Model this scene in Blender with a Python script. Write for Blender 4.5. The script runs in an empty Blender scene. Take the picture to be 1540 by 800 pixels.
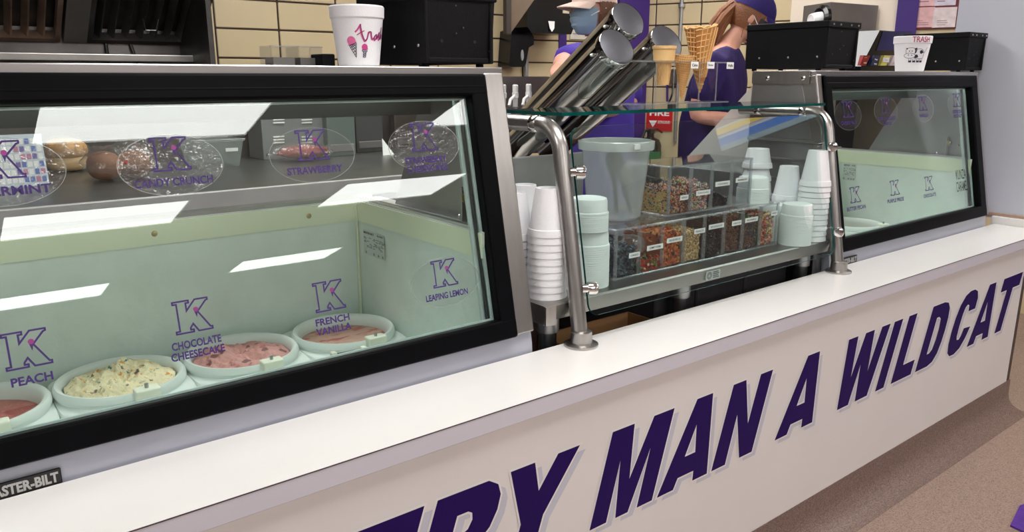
import bpy, bmesh, math, random
from mathutils import Vector, Matrix, noise
random.seed(7)
SC = bpy.context.scene
COL = SC.collection
R = math.radians

# ------------------------------------------------------------------ camera
F_PX, YAW, PITCH = 1157.0, R(38.14), R(13.78)
CAM = Vector((0.0, -1.05, 1.325))
cd = bpy.data.cameras.new('camera'); co = bpy.data.objects.new('camera', cd); COL.objects.link(co)
cd.sensor_fit = 'HORIZONTAL'; cd.sensor_width = 36.0; cd.lens = F_PX / 1540 * 36.0
cd.clip_start = 0.02; cd.clip_end = 100
co.location = CAM; co.rotation_euler = (R(90) - PITCH, 0, -YAW)
SC.camera = co
SC.view_settings.view_transform = 'Standard'; SC.view_settings.look = 'None'
SC.view_settings.exposure = 0.40; SC.view_settings.gamma = 1.0
SC.view_settings.use_curve_mapping = False
SC.cycles.transparent_max_bounces = 40      # many clear sheets stand one behind the other
# ------------------------------------------------------------------ world (dim interior fill from the rest of the shop)
W = bpy.data.worlds.new('world'); SC.world = W; W.use_nodes = True
W.node_tree.nodes['Background'].inputs[0].default_value = (0.92, 0.94, 1.0, 1)
W.node_tree.nodes['Background'].inputs[1].default_value = 0.25
LAMP = 9.0            # troffer radiance
ZC = 2.5              # ceiling height
# troffers: x0, x1, y0, y1 (far rows mirrored in the glass; kitchen, first-row and left ones added unseen for brightness)
TROFFERS = [(0.58, 1.80, -3.30, -2.72), (3.20, 4.42, -3.30, -2.72),
            (0.50, 1.80, -5.60, -4.86), (3.20, 4.56, -5.60, -4.80),
            (0.42, 1.68, -9.15, -8.30), (3.20, 4.60, -8.90, -8.15),
            (0.50, 1.72, 1.25, 1.85), (2.60, 3.82, 1.25, 1.85),
            (0.58, 1.80, -0.75, -0.15), (3.20, 4.42, -0.75, -0.15), (-2.04, -0.82, -0.75, -0.15),
            (-2.04, -0.82, -3.30, -2.72), (-2.04, -0.82, -5.60, -4.86)]

# ------------------------------------------------------------------ pixel -> point helpers (frame 1540 x 800)
_cy, _sy, _cp, _sp = math.cos(YAW), math.sin(YAW), math.cos(PITCH), math.sin(PITCH)
FW = Vector((_sy * _cp, _cy * _cp, -_sp)); RT = Vector((_cy, -_sy, 0)); UP = RT.cross(FW)
KG = 0.205            # lean of the display glass
def ray(x, y): return FW + RT * ((x - 770) / F_PX) - UP * ((y - 400) / F_PX)
def PY(x, y, Y): d = ray(x, y); return CAM + d * ((Y - CAM.y) / d.y)
def PZ(x, y, Z): d = ray(x, y); return CAM + d * ((Z - CAM.z) / d.z)
def PX(x, y, X): d = ray(x, y); return CAM + d * ((X - CAM.x) / d.x)
def PD(x, y, D): return CAM + ray(x, y) * D
def gy(z): return 0.222 + KG * (z - 0.795)
def PG(x, y):
    d = ray(x, y); return CAM + d * ((0.222 + KG * (CAM.z - 0.795) - CAM.y) / (d.y - KG * d.z))

# ------------------------------------------------------------------ materials
def lin(c):
    return tuple((v / 12.92 if v <= 0.04045 else ((v + 0.055) / 1.055) ** 2.4) for v in c)
def rgb(r, g, b): return lin((r / 255, g / 255, b / 255))
MATS = {}
def mat(name, col, rough=0.5, metal=0.0, var=0.06, scale=18.0, bump=0.0, bscale=None, spec=0.5, stretch=None, sss=0, coat=0):
    if name in MATS: return MATS[name]
    m = bpy.data.materials.new(name); m.use_nodes = True
    nt = m.node_tree; b = nt.nodes['Principled BSDF']
    tc = nt.nodes.new('ShaderNodeTexCoord'); mp = nt.nodes.new('ShaderNodeMapping')
    nt.links.new(tc.outputs['Object'], mp.inputs[0])
    if stretch: mp.inputs['Scale'].default_value = stretch
    n = nt.nodes.new('ShaderNodeTexNoise'); n.inputs['Scale'].default_value = scale; n.inputs['Detail'].default_value = 4
    nt.links.new(mp.outputs[0], n.inputs[0])
    cr = nt.nodes.new('ShaderNodeValToRGB'); nt.links.new(n.outputs['Fac'], cr.inputs[0])
    cr.color_ramp.elements[0].position = 0.3; cr.color_ramp.elements[1].position = 0.7
    cr.color_ramp.elements[0].color = (*[max(0, c * (1 - var)) for c in col], 1)
    cr.color_ramp.elements[1].color = (*[min(1, c * (1 + var)) for c in col], 1)
    nt.links.new(cr.outputs[0], b.inputs['Base Color'])
    b.inputs['Roughness'].default_value = rough; b.inputs['Metallic'].default_value = metal
    b.inputs['Specular IOR Level'].default_value = spec
    if coat: b.inputs['Coat Weight'].default_value = coat
    if sss: b.inputs['Subsurface Weight'].default_value = sss; b.inputs['Subsurface Radius'].default_value = (.02, .012, .008)
    if bump:
        n2 = nt.nodes.new('ShaderNodeTexNoise'); n2.inputs['Scale'].default_value = bscale or scale; n2.inputs['Detail'].default_value = 5
        nt.links.new(mp.outputs[0], n2.inputs[0])
        bp = nt.nodes.new('ShaderNodeBump'); bp.inputs['Strength'].default_value = bump; bp.inputs['Distance'].default_value = 0.01
        nt.links.new(n2.outputs['Fac'], bp.inputs['Height']); nt.links.new(bp.outputs[0], b.inputs['Normal'])
    MATS[name] = m
    return m
def emit(name, col, s):
    if name in MATS: return MATS[name]
    m = bpy.data.materials.new(name); m.use_nodes = True; nt = m.node_tree; nt.nodes.clear()
    e = nt.nodes.new('ShaderNodeEmission'); o = nt.nodes.new('ShaderNodeOutputMaterial')
    e.inputs[0].default_value = (*col, 1); e.inputs[1].default_value = s
    nt.links.new(e.outputs[0], o.inputs[0]); MATS[name] = m; return m
def glass(name, tint=(0.93, 0.97, 0.95), f0=0.04, rough=0.0, milk=0.0, milkcol=(0.8, 0.85, 0.85), bump=0.0, bscale=60):
    """thin clear sheet: lets light straight through, mirrors by the Schlick law, optional haze of its own"""
    if name in MATS: return MATS[name]
    m = bpy.data.materials.new(name); m.use_nodes = True; nt = m.node_tree; nt.nodes.clear()
    N = nt.nodes.new; L = nt.links.new
    o = N('ShaderNodeOutputMaterial'); tr = N('ShaderNodeBsdfTransparent'); gl = N('ShaderNodeBsdfGlossy')
    tr.inputs[0].default_value = (*tint, 1); gl.inputs['Roughness'].default_value = rough
    lw = N('ShaderNodeLayerWeight'); lw.inputs['Blend'].default_value = 0.5
    p = N('ShaderNodeMath'); p.operation = 'POWER'; p.inputs[1].default_value = 5.0; L(lw.outputs['Facing'], p.inputs[0])
    ma = N('ShaderNodeMath'); ma.operation = 'MULTIPLY_ADD'; ma.inputs[1].default_value = 1 - f0; ma.inputs[2].default_value = f0
    L(p.outputs[0], ma.inputs[0])
    base = tr
    if milk:
        df = N('ShaderNodeBsdfDiffuse'); df.inputs[0].default_value = (*milkcol, 1)
        tl = N('ShaderNodeBsdfTranslucent'); tl.inputs[0].default_value = (*milkcol, 1)
        ad = N('ShaderNodeMixShader'); ad.inputs[0].default_value = 0.5; L(df.outputs[0], ad.inputs[1]); L(tl.outputs[0], ad.inputs[2])
        mm = N('ShaderNodeMixShader'); mm.inputs[0].default_value = milk; L(tr.outputs[0], mm.inputs[1]); L(ad.outputs[0], mm.inputs[2])
        base = mm
    if bump:
        tc = N('ShaderNodeTexCoord'); n2 = N('ShaderNodeTexNoise'); n2.inputs['Scale'].default_value = bscale; L(tc.outputs['Object'], n2.inputs[0])
        bp = N('ShaderNodeBump'); bp.inputs['Strength'].default_value = bump; bp.inputs['Distance'].default_value = 0.01
        L(n2.outputs['Fac'], bp.inputs['Height']); L(bp.outputs[0], gl.inputs['Normal'])
    mx = N('ShaderNodeMixShader'); L(ma.outputs[0], mx.inputs[0]); L(base.outputs[0], mx.inputs[1]); L(gl.outputs[0], mx.inputs[2])
    L(mx.outputs[0], o.inputs[0]); MATS[name] = m; return m
def speckle(name, cols, scale, rough=0.5, big=0.0):
    """terrazzo / candy speckle: random colour per Voronoi cell"""
    if name in MATS: return MATS[name]
    m = bpy.data.materials.new(name); m.use_nodes = True; nt = m.node_tree; b = nt.nodes['Principled BSDF']
    N = nt.nodes.new; L = nt.links.new
    tc = N('ShaderNodeTexCoord'); v = N('ShaderNodeTexVoronoi'); v.inputs['Scale'].default_value = scale; L(tc.outputs['Object'], v.inputs['Vector'])
    sx = N('ShaderNodeSeparateColor'); L(v.outputs['Color'], sx.inputs[0])
    cr = N('ShaderNodeValToRGB'); L(sx.outputs[0], cr.inputs[0]); cr.color_ramp.interpolation = 'CONSTANT'
    els = cr.color_ramp.elements
    while len(els) < len(cols): els.new(0.5)
    for i, c in enumerate(cols): els[i].position = i / len(cols); els[i].color = (*c, 1)
    src = cr.outputs[0]
    if big:
        n = N('ShaderNodeTexNoise'); n.inputs['Scale'].default_value = big; L(tc.outputs['Object'], n.inputs[0])
        c2 = N('ShaderNodeValToRGB'); L(n.outputs['Fac'], c2.inputs[0]); c2.color_ramp.elements[0].color = (.88, .86, .84, 1); c2.color_ramp.elements[1].color = (1.05, 1.05, 1.05, 1)
        mx = N('ShaderNodeMix'); mx.data_type = 'RGBA'; mx.blend_type = 'MULTIPLY'; mx.inputs[0].default_value = 1.0
        L(src, mx.inputs[6]); L(c2.outputs[0], mx.inputs[7]); src = mx.outputs[2]
    L(src, b.inputs['Base Color']); b.inputs['Roughness'].default_value = rough
    MATS[name] = m; return m
def island(name, cols, rough=0.45):
    """each loose bit of a pile takes its own colour"""
    if name in MATS: return MATS[name]
    m = bpy.data.materials.new(name); m.use_nodes = True; nt = m.node_tree; b = nt.nodes['Principled BSDF']
    g = nt.nodes.new('ShaderNodeNewGeometry'); cr = nt.nodes.new('ShaderNodeValToRGB'); cr.color_ramp.interpolation = 'CONSTANT'
    els = cr.color_ramp.elements
    while len(els) < len(cols): els.new(0.5)
    for i, c in enumerate(cols): els[i].position = i / len(cols); els[i].color = (*c, 1)
    nt.links.new(g.outputs['Random Per Island'], cr.inputs[0]); nt.links.new(cr.outputs[0], b.inputs['Base Color'])
    b.inputs['Roughness'].default_value = rough; MATS[name] = m; return m

STEEL = mat('brushed steel', (0.46, 0.44, 0.42), 0.32, 1.0, 0.05, 3, 0.0, stretch=(24, 24, 1))
STEELD = mat('dull steel', (0.40, 0.40, 0.40), 0.38, 1.0, 0.10, 8)
CHROME = mat('polished steel', (0.72, 0.71, 0.70), 0.07, 1.0, 0.05, 4)
BLACKP = mat('black plastic frame', rgb(6, 6, 9), 0.42, 0, 0.2, 10, spec=0.08)
BLACKM = mat('black powder coat', rgb(7, 7, 10), 0.6, 0, 0.25, 60, 0.15, 400, spec=0.2)
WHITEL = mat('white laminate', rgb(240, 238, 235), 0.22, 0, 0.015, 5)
LAMEDGE = mat('shaded laminate edge', rgb(210, 207, 217), 0.32, 0, 0.02, 5)  # same white laminate, shade of the front edge put into the colour
PANELW = mat('off white panel', rgb(228, 223, 221), 0.35, 0, 0.02, 3)
PURPLE = mat('purple vinyl', rgb(34, 8, 84), 0.5, 0, 0.06, 6, spec=0.15)
LILAC = mat('grey lilac vinyl', rgb(198, 199, 210), 0.4, 0, 0.03, 6)
WHITEV = mat('white vinyl', rgb(234, 229, 227), 0.38, 0, 0.02, 6)
APRON = mat('grey enamel', rgb(182, 184, 196), 0.25, 0.15, 0.03, 4)
LINER = mat('frosted liner', rgb(222, 232, 226), 0.45, 0, 0.05, 14, 0.35, 22)
BAND = mat('cream liner band', rgb(226, 232, 206), 0.35, 0, 0.03, 5)
PLASW = mat('white plastic', rgb(236, 238, 238), 0.35, 0, 0.02, 9)
FOAM = mat('white foam', rgb(240, 240, 243), 0.6, 0, 0.012, 90, 0.08, 260)
FOAMG = mat('pale foam', rgb(232, 238, 236), 0.55, 0, 0.015, 90, 0.05, 200)
GLASSC = glass('display glass', (0.94, 0.98, 0.96), 0.045)
GLASSS = glass('sneeze guard glass', (0.93, 0.97, 0.96), 0.05)
GEDGE = mat('green glass edge', rgb(0, 74, 70), 0.1, 0, 0.25, 30)
ACRYL = glass('clear acrylic', (0.975, 0.98, 0.985), 0.045, 0.02)
ACRE = glass('acrylic edge', (0.90, 0.91, 0.92), 0.08, 0.08, 0.16, (0.85, 0.87, 0.88))
LABELW = mat('white label', rgb(238, 238, 236), 0.5, 0, 0.02, 30)
INK = mat('black ink', rgb(20, 20, 22), 0.5, 0, 0.1, 30)
DECAL = mat('purple decal ink', rgb(62, 38, 110), 0.45, 0, 0.08, 30)
PINKD = mat('pink decal ink', rgb(150, 60, 130), 0.45, 0, 0.1, 30)
TILE = mat('cream glazed tile', rgb(214, 196, 158), 0.18, 0, 0.05, 3)
GROUT = mat('dark grout', rgb(62, 44, 36), 0.8, 0, 0.15, 40)
WALLW = mat('white wall paint', rgb(205, 208, 220), 0.6, 0, 0.02, 4, 0.05, 200)
CREAMW = mat('cream wall panel', rgb(238, 224, 206), 0.5, 0, 0.02, 3)
WPURP = mat('purple wall paint', rgb(64, 36, 120), 0.5, 0, 0.06, 6)

# ------------------------------------------------------------------ mesh helpers
WL = {}
class MB:
    def __init__(s): s.v = []; s.f = []; s.bev = False
    def add(s, vs, fs):
        o = len(s.v); s.v += [Vector(p) for p in vs]; s.f += [tuple(i + o for i in f) for f in fs]; return s
    def box(s, x0, x1, y0, y1, z0, z1, M=None):
        vs = [(x, y, z) for z in (z0, z1) for y in (y0, y1) for x in (x0, x1)]
        if M: vs = [M @ Vector(p) for p in vs]
        return s.add(vs, [(0, 2, 3, 1), (4, 5, 7, 6), (0, 1, 5, 4), (2, 6, 7, 3), (0, 4, 6, 2), (1, 3, 7, 5)])
    def bbox(s, x0, x1, y0, y1, z0, z1, b=0.004, seg=2, M=None):
        s.bev = True; bm = bmesh.new(); bmesh.ops.create_cube(bm, size=1)
        bmesh.ops.scale(bm, vec=(x1 - x0, y1 - y0, z1 - z0), verts=bm.verts)
        bmesh.ops.translate(bm, vec=((x0 + x1) / 2, (y0 + y1) / 2, (z0 + z1) / 2), verts=bm.verts)
        bmesh.ops.bevel(bm, geom=bm.edges[:], offset=min(b, (x1-x0)*.49, (y1-y0)*.49, (z1-z0)*.49), segments=seg, profile=0.5, affect='EDGES')
        return s.bm(bm, M)
    def bm(s, bm, M=None):
        bm.verts.index_update()
        vs = [(M @ v.co if M else v.co.copy()) for v in bm.verts]
        s.add(vs, [tuple(v.index for v in f.verts) for f in bm.faces]); bm.free(); return s
    def lathe(s, prof, seg=32, M=None, cap0=True, cap1=True, closed=False):
        vs = []; fs = []; n = len(prof)
        for r, z in prof:
            for i in range(seg):
                a = 2 * math.pi * i / seg; vs.append(Vector((r * math.cos(a), r * math.sin(a), z)))
        for j in range(n - 1):
            for i in range(seg):
                k = (i + 1) % seg; fs.append((j * seg + i, j * seg + k, (j + 1) * seg + k, (j + 1) * seg + i))
        if closed:
            for i in range(seg):
                k = (i + 1) % seg; fs.append(((n-1) * seg + i, (n-1) * seg + k, k, i))
        else:
            if cap0: fs.append(tuple(range(seg - 1, -1, -1)))
            if cap1: fs.append(tuple((n - 1) * seg + i for i in range(seg)))
        if M: vs = [M @ p for p in vs]
        return s.add(vs, fs)
    def tube(s, pts, r, seg=12, cap=True):
        pts = [Vector(p) for p in pts]; n = len(pts); rs = r if isinstance(r, (list, tuple)) else [r] * n
        vs = []; fs = []; prev = None
        for i, p in enumerate(pts):
            t = (pts[min(i + 1, n - 1)] - pts[max(i - 1, 0)]).normalized()
            if prev is None:
                a = Vector((0, 0, 1)) if abs(t.z) < 0.9 else Vector((1, 0, 0)); u = t.cross(a).normalized()
            else: u = (prev - t * prev.dot(t)).normalized()
            prev = u; w = t.cross(u)
            for j in range(seg):
                an = 2 * math.pi * j / seg; vs.append(p + (u * math.cos(an) + w * math.sin(an)) * rs[i])
        for i in range(n - 1):
            for j in range(seg):
                k = (j + 1) % seg; fs.append((i * seg + j, i * seg + k, (i + 1) * seg + k, (i + 1) * seg + j))
        if cap: fs.append(tuple(range(seg - 1, -1, -1))); fs.append(tuple((n - 1) * seg + j for j in range(seg)))
        return s.add(vs, fs)
    def prism(s, poly, d, M):
        """polygon in local xy, extruded d along local z"""
        n = len(poly); vs = [M @ Vector((x, y, 0)) for x, y in poly] + [M @ Vector((x, y, d)) for x, y in poly]
        fs = [tuple(range(n - 1, -1, -1)), tuple(range(n, 2 * n))] + [(i, (i + 1) % n, n + (i + 1) % n, n + i) for i in range(n)]
        return s.add(vs, fs)
    def build(s, name, m, parent=None, smooth=False, local=False, ang=35):
        me = bpy.data.meshes.new(name)
        off = WL.get(parent, Vector((0, 0, 0))) if (parent is not None and not local) else Vector((0, 0, 0))
        me.from_pydata([p - off for p in s.v], [], s.f); me.update()
        bm = bmesh.new(); bm.from_mesh(me); bmesh.ops.recalc_face_normals(bm, faces=bm.faces[:]); bm.to_mesh(me); bm.free()
        if smooth:
            me.polygons.foreach_set('use_smooth', [True] * len(me.polygons))
            try: me.set_sharp_from_angle(angle=R(min(ang, 18) if s.bev else ang))
            except Exception: pass
        return link(name, me, m, parent)
def link(name, me, m, parent=None):
    o = bpy.data.objects.new(name, me); COL.objects.link(o)
    if m is not None:
        me.materials.clear(); me.materials.append(m)
    if parent is not None: o.parent = parent; WL[o] = WL.get(parent, Vector((0, 0, 0)))
    return o
def tag(o, label=None, cat=None, group=None, kind=None):
    if label: o['label'] = label
    if cat: o['category'] = cat
    if group: o['group'] = group
    if kind: o['kind'] = kind
    return o
def thing(name, loc, label, cat, group=None, rot=None):
    o = bpy.data.objects.new(name, None); COL.objects.link(o); o.empty_display_size = 0.05
    o.location = loc; WL[o] = Vector(loc)
    if rot: o.rotation_euler = rot
    return tag(o, label, cat, group)
def struct(o, label=None): o['kind'] = 'structure'; return tag(o, label) if label else o
def frame(o, ux, uy):
    """matrix with local x = ux, local y = uy, origin o"""
    ux = Vector(ux).normalized(); uy = Vector(uy).normalized(); uz = ux.cross(uy).normalized(); uy = uz.cross(ux)
    return Matrix(((ux.x, uy.x, uz.x, o[0]), (ux.y, uy.y, uz.y, o[1]), (ux.z, uy.z, uz.z, o[2]), (0, 0, 0, 1)))
def axisM(p, d):
    """local z along d"""
    d = Vector(d).normalized(); a = Vector((0, 0, 1)) if abs(d.z) < 0.95 else Vector((1, 0, 0))
    u = a.cross(d).normalized(); w = d.cross(u)
    return Matrix(((u.x, w.x, d.x, p[0]), (u.y, w.y, d.y, p[1]), (u.z, w.z, d.z, p[2]), (0, 0, 0, 1)))
def offset_poly(P, d):
    n = len(P); out = []
    area = sum(P[i][0] * P[(i + 1) % n][1] - P[(i + 1) % n][0] * P[i][1] for i in range(n))
    sg = 1 if area > 0 else -1
    for i in range(n):
        a, b, c = Vector(P[i - 1]), Vector(P[i]), Vector(P[(i + 1) % n])
        e1 = (b - a).normalized(); e2 = (c - b).normalized()
        n1 = Vector((e1.y, -e1.x)) * sg; n2 = Vector((e2.y, -e2.x)) * sg
        q = n1 + n2
        if q.length < 1e-6: q = n1.copy(); f = d
        else: q.normalize(); f = d / max(0.35, q.dot(n1))
        out.append((b.x + q.x * f, b.y + q.y * f))
    return out
_TC = {}
def text_mesh(body, bold=0.0):
    key = (body, bold)
    if key in _TC: return _TC[key]
    c = bpy.data.curves.new('txt', 'FONT'); c.body = body; c.size = 1.0; c.offset = bold; c.resolution_u = 3; c.fill_mode = 'FRONT'
    o = bpy.data.objects.new('txt', c); COL.objects.link(o)
    dg = bpy.context.evaluated_depsgraph_get(); me = bpy.data.meshes.new_from_object(o.evaluated_get(dg))
    vs = [v.co.copy() for v in me.vertices]; fs = [tuple(p.vertices) for p in me.polygons]
    bpy.data.objects.remove(o); bpy.data.curves.remove(c); bpy.data.meshes.remove(me)
    x0 = min(v.x for v in vs); x1 = max(v.x for v in vs); y0 = min(v.y for v in vs); y1 = max(v.y for v in vs)
    vs = [((v.x - x0) / (x1 - x0), (v.y - y0) / (y1 - y0)) for v in vs]
    _TC[key] = (vs, fs); return _TC[key]
def add_text(mb, body, M, x, y, w, h, bold=0.015, z=0.0):
    """text fitted to the box (x, y, w, h) in the local frame M"""
    vs, fs = text_mesh(body, bold)
    return mb.add([M @ Vector((x + u * w, y + v * h, z)) for u, v in vs], fs)
def poly_fill(loops, z=0.0):
    """loops: outer and holes in local xy -> verts, faces"""
    c = bpy.data.curves.new('pf', 'CURVE'); c.dimensions = '2D'; c.fill_mode = 'BOTH'
    for P in loops:
        sp = c.splines.new('POLY'); sp.points.add(len(P) - 1); sp.use_cyclic_u = True
        for i, (x, y) in enumerate(P): sp.points[i].co = (x, y, 0, 1)
    o = bpy.data.objects.new('pf', c); COL.objects.link(o)
    dg = bpy.context.evaluated_depsgraph_get(); me = bpy.data.meshes.new_from_object(o.evaluated_get(dg))
    vs = [(v.co.x, v.co.y, z) for v in me.vertices]; fs = [tuple(p.vertices) for p in me.polygons]
    bpy.data.objects.remove(o); bpy.data.curves.remove(c); bpy.data.meshes.remove(me)
    return vs, fs
def arc(cx, cy, r, a0, a1, n, ry=None):
    ry = ry or r
    return [(cx + r * math.cos(R(a0 + (a1 - a0) * i / n)), cy + ry * math.sin(R(a0 + (a1 - a0) * i / n))) for i in range(n + 1)]
ORD = ['top', 'second', 'third', 'fourth', 'fifth', 'sixth', 'seventh', 'eighth', 'ninth', 'tenth', 'eleventh', 'twelfth',
       'thirteenth', 'fourteenth', 'fifteenth', 'sixteenth', 'seventeenth', 'eighteenth', 'nineteenth', 'twentieth',
       'twenty-first', 'twenty-second', 'twenty-third', 'twenty-fourth', 'twenty-fifth', 'twenty-sixth', 'twenty-seventh', 'twenty-eighth']
# ================================================================== SETTING
FLOORM = speckle('brown speckled epoxy', [rgb(162, 138, 126), rgb(140, 118, 107), rgb(174, 151, 138), rgb(122, 102, 93), rgb(154, 132, 121), rgb(166, 143, 132)], 420, 0.34, 1.2)
QUARRY = mat('red quarry tile', rgb(150, 84, 66), 0.5, 0, 0.15, 8)
CEILM = mat('white ceiling tile', rgb(232, 232, 230), 0.8, 0, 0.04, 60)
struct(MB().box(-5, 10, -14, 0.03, -0.1, 0).build('floor', FLOORM))
struct(MB().box(-5, 3.41, 0.03, 5, -0.1, 0).build('floor', QUARRY))
struct(MB().box(3.41, 10, 0.03, 5, -0.1, 0).build('floor', FLOORM))
struct(MB().box(-5, 10, -14, 5, ZC, ZC + 0.1).build('ceiling', CEILM))
struct(MB().box(-5, 10, -14.1, -14, 0, ZC).build('wall_front', WALLW))
struct(MB().box(-5.1, -5, -14, 5, 0, ZC).build('wall_left', WALLW))
struct(MB().box(10, 10.1, -14, 5, 0, ZC).build('wall_right', WALLW))
YW = 2.73
TW, TH = 0.305, 0.1335
XCL, XCR = PY(930, 100, YW - .12).x, PY(974, 100, YW - .12).x
wb = struct(MB().box(-5, XCR, YW, YW + 0.1, 0, ZC).build('wall_back', GROUT))
def tile_mesh(m):
    t = MB().bbox(0.004, TW - 0.004, -0.006, 0.002, 0.004, TH - 0.004, 0.003, 1)
    o = t.build('tile', m, None, True); me = o.data; bpy.data.objects.remove(o); return me
TM = tile_mesh(TILE)
zrow0 = PY(400, 88, YW).z - 4 * TH
xcol0 = PY(420, 60, YW).x
for i in range(-1, 11):
    for j in range(0, 9):
        x = xcol0 + i * TW
        if x + TW > XCL + .2: continue
        o = bpy.data.objects.new('tile', TM); COL.objects.link(o); o.parent = wb; o.location = (x, YW, zrow0 + j * TH)
# plain glazed wall elsewhere
MB().box(-5, xcol0 - TW - 0.004, YW - 0.004, YW, 0, ZC).box(xcol0 - TW, XCL + .01, YW - 0.004, YW, 0, zrow0 - .004).box(xcol0 - TW, XCL + .01, YW - 0.004, YW, zrow0 + 9 * TH + .004, ZC).build('plain_facing', TILE, wb)
struct(MB().bbox(XCL, XCR, YW - 0.12, YW + 0.02, 0, ZC, 0.006).build('trim_1', WPURP))
tag(bpy.data.objects['trim_1'], 'purple painted column in the corner behind the steel tubes')
# angled side wall
RW0 = Vector((XCR, YW - .05, 0)); RWD = Vector((0.38, -0.925, 0)).normalized(); RWN = Vector((-0.925, -0.38, 0)).normalized()
MR = frame(RW0, RWD, (0, 0, 1))        # local x along the wall towards the counter, y up, z = out of wall
if MR.col[2].xyz.dot(RWN) < 0: sgn = -1
else: sgn = 1
wr = struct(MB().box(0, 2.7, 0, ZC, -0.1 * sgn, 0, MR).build('wall_side', GROUT))
def onR(x, y):
    d = ray(x, y); t = (RW0 - CAM).dot(RWN) / d.dot(RWN); p = CAM + d * t; return (p - RW0).dot(RWD), p.z
s0 = onR(1055, 20)[0]; zr0 = onR(1040, 36.5)[1] - 4 * TH
s0 -= TW * int(s0 / TW)
TMR = MB().bbox(0.004, TW - 0.004, 0.004, TH - 0.004, -0.002, 0.006, 0.003, 1).build('tile', TILE, None, True)
TMRm = TMR.data; bpy.data.objects.remove(TMR)
if sgn < 0:
    for v in TMRm.vertices: v.co.z *= -1
    TMRm.flip_normals()
SP0 = onR(1190, 20)[0]; SP1 = onR(1349, 20)[0]
for i in range(-1, 8):
    for j in range(0, 9):
        if i * TW + s0 < -TW * .95 or i * TW + s0 + TW > 2.7: continue
        o = bpy.data.objects.new('tile', TMRm); COL.objects.link(o); o.parent = wr
        o.matrix_local = MR @ Matrix.Translation((s0 + i * TW, zr0 + j * TH, 0))
MB().box(SP0, SP1, 0.0, ZC, 0.002 * sgn, 0.016 * sgn, MR).build('cream_panel', CREAMW, wr)
MB().box(SP1, SP1 + 0.11, 0.0, ZC, 0.002 * sgn, 0.03 * sgn, MR).build('purple_strip', WPURP, wr)
MB().box(0, 2.7, 0, zr0, 0, 0.004 * sgn, MR).box(0, 2.7, zr0 + 9 * TH, ZC, 0, 0.004 * sgn, MR).build('plain_facing', TILE, wr)
# partition at the right end of the counter
struct(MB().box(3.60, 3.72, 0.02, 0.475, 0.745, ZC).build('wall_partition', WALLW))
struct(MB().bbox(3.588, 3.60, 0.02, 0.475, 0.757, 0.769, 0.002).build('trim_2', mat('wood edge strip', rgb(176, 146, 126), 0.5)), 'thin wooden strip along foot of the white partition')

# ceiling lamps
DIFF = emit('lit troffer diffuser', (1.0, 0.985, 0.965), LAMP)
LABT = ['second row middle', 'second row right', 'third row middle', 'third row right', 'last row middle', 'last row right', 'kitchen middle, added out of view', 'kitchen right, added out of view', 'first row middle, added for brightness', 'first row right, added for brightness', 'first row left, added for brightness', 'second row left, added for brightness', 'third row left, added for brightness']
for i, (x0, x1, y0, y1) in enumerate(TROFFERS):
    t = thing('ceiling_light', ((x0 + x1) / 2, (y0 + y1) / 2, ZC - 0.03), 'white fluorescent ceiling troffer, ' + LABT[i], 'light', 'ceiling troffers')
    MB().box(x0 - .03, x1 + .03, y0 - .03, y0, ZC - .03, ZC).box(x0 - .03, x1 + .03, y1, y1 + .03, ZC - .03, ZC).box(x0 - .03, x0, y0, y1, ZC - .03, ZC).box(x1, x1 + .03, y0, y1, ZC - .03, ZC).build('frame', mat('lamp frame', rgb(225, 225, 225)), t)
    MB().box(x0, x1, y0, y1, ZC - .02, ZC - .012).build('diffuser', DIFF, t)

# ================================================================== COUNTER
YP = 0.012
CT = 0.7265
sc = thing('service_counter', (1.5, 0.1, 0.0), 'long off-white service counter front with big purple lettering', 'counter')
MB().box(-1.6, 3.392, YP, 0.03, 0.122, 0.690).build('front_panel', PANELW, sc)
MB().box(-1.6, 3.392, 0.03, 0.05, 0.0, 0.69).build('backing', mat('particle board', rgb(150, 130, 110), .8), sc)
MB().bbox(3.392, 3.425, YP, 0.20, 0.0, 0.690, 0.004).build('corner_trim', mat('dark brown trim', rgb(74, 62, 56), 0.5), sc)
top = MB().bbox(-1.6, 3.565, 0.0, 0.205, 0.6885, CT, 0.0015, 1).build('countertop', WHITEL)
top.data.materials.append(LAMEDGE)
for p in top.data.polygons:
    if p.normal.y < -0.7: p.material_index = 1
seam = MB().box(-1.6, 3.565, -0.0007, 0.0006, CT - 0.0012, CT + 0.0003).build('laminate_seam', mat('dark seam', rgb(70, 56, 50), .7), top)
tag(top, 'white laminate countertop running the whole length of the counter', 'countertop')
lg = MB().bbox(3.57, 3.72, 0.02, 0.22, 0.70, 0.7575, 0.003).build('end_ledge', WHITEL)
tag(lg, 'short white ledge joining the countertop to the white partition', 'ledge')
prof = [(YP - 0.0005, 0.124), (YP - 0.002, 0.124), (YP - 0.003, 0.06), (YP - 0.010, 0.035), (YP - 0.026, 0.016), (YP - 0.05, 0.006), (YP - 0.085, 0.001), (YP - 0.085, 0.0), (YP - .0005, 0.0)]
bmv = MB(); n = len(prof)
bmv.add([(x, y, z) for x in (-1.6, 3.43) for y, z in prof], [(i, (i + 1) % n, n + (i + 1) % n, n + i) for i in range(n)] + [tuple(range(n)), tuple(range(n, 2 * n))])
struct(bmv.build('baseboard_front', speckle('brown cove base', [rgb(128, 106, 96), rgb(112, 92, 84), rgb(140, 118, 108), rgb(100, 82, 76)], 420, 0.4), None, True))

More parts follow.
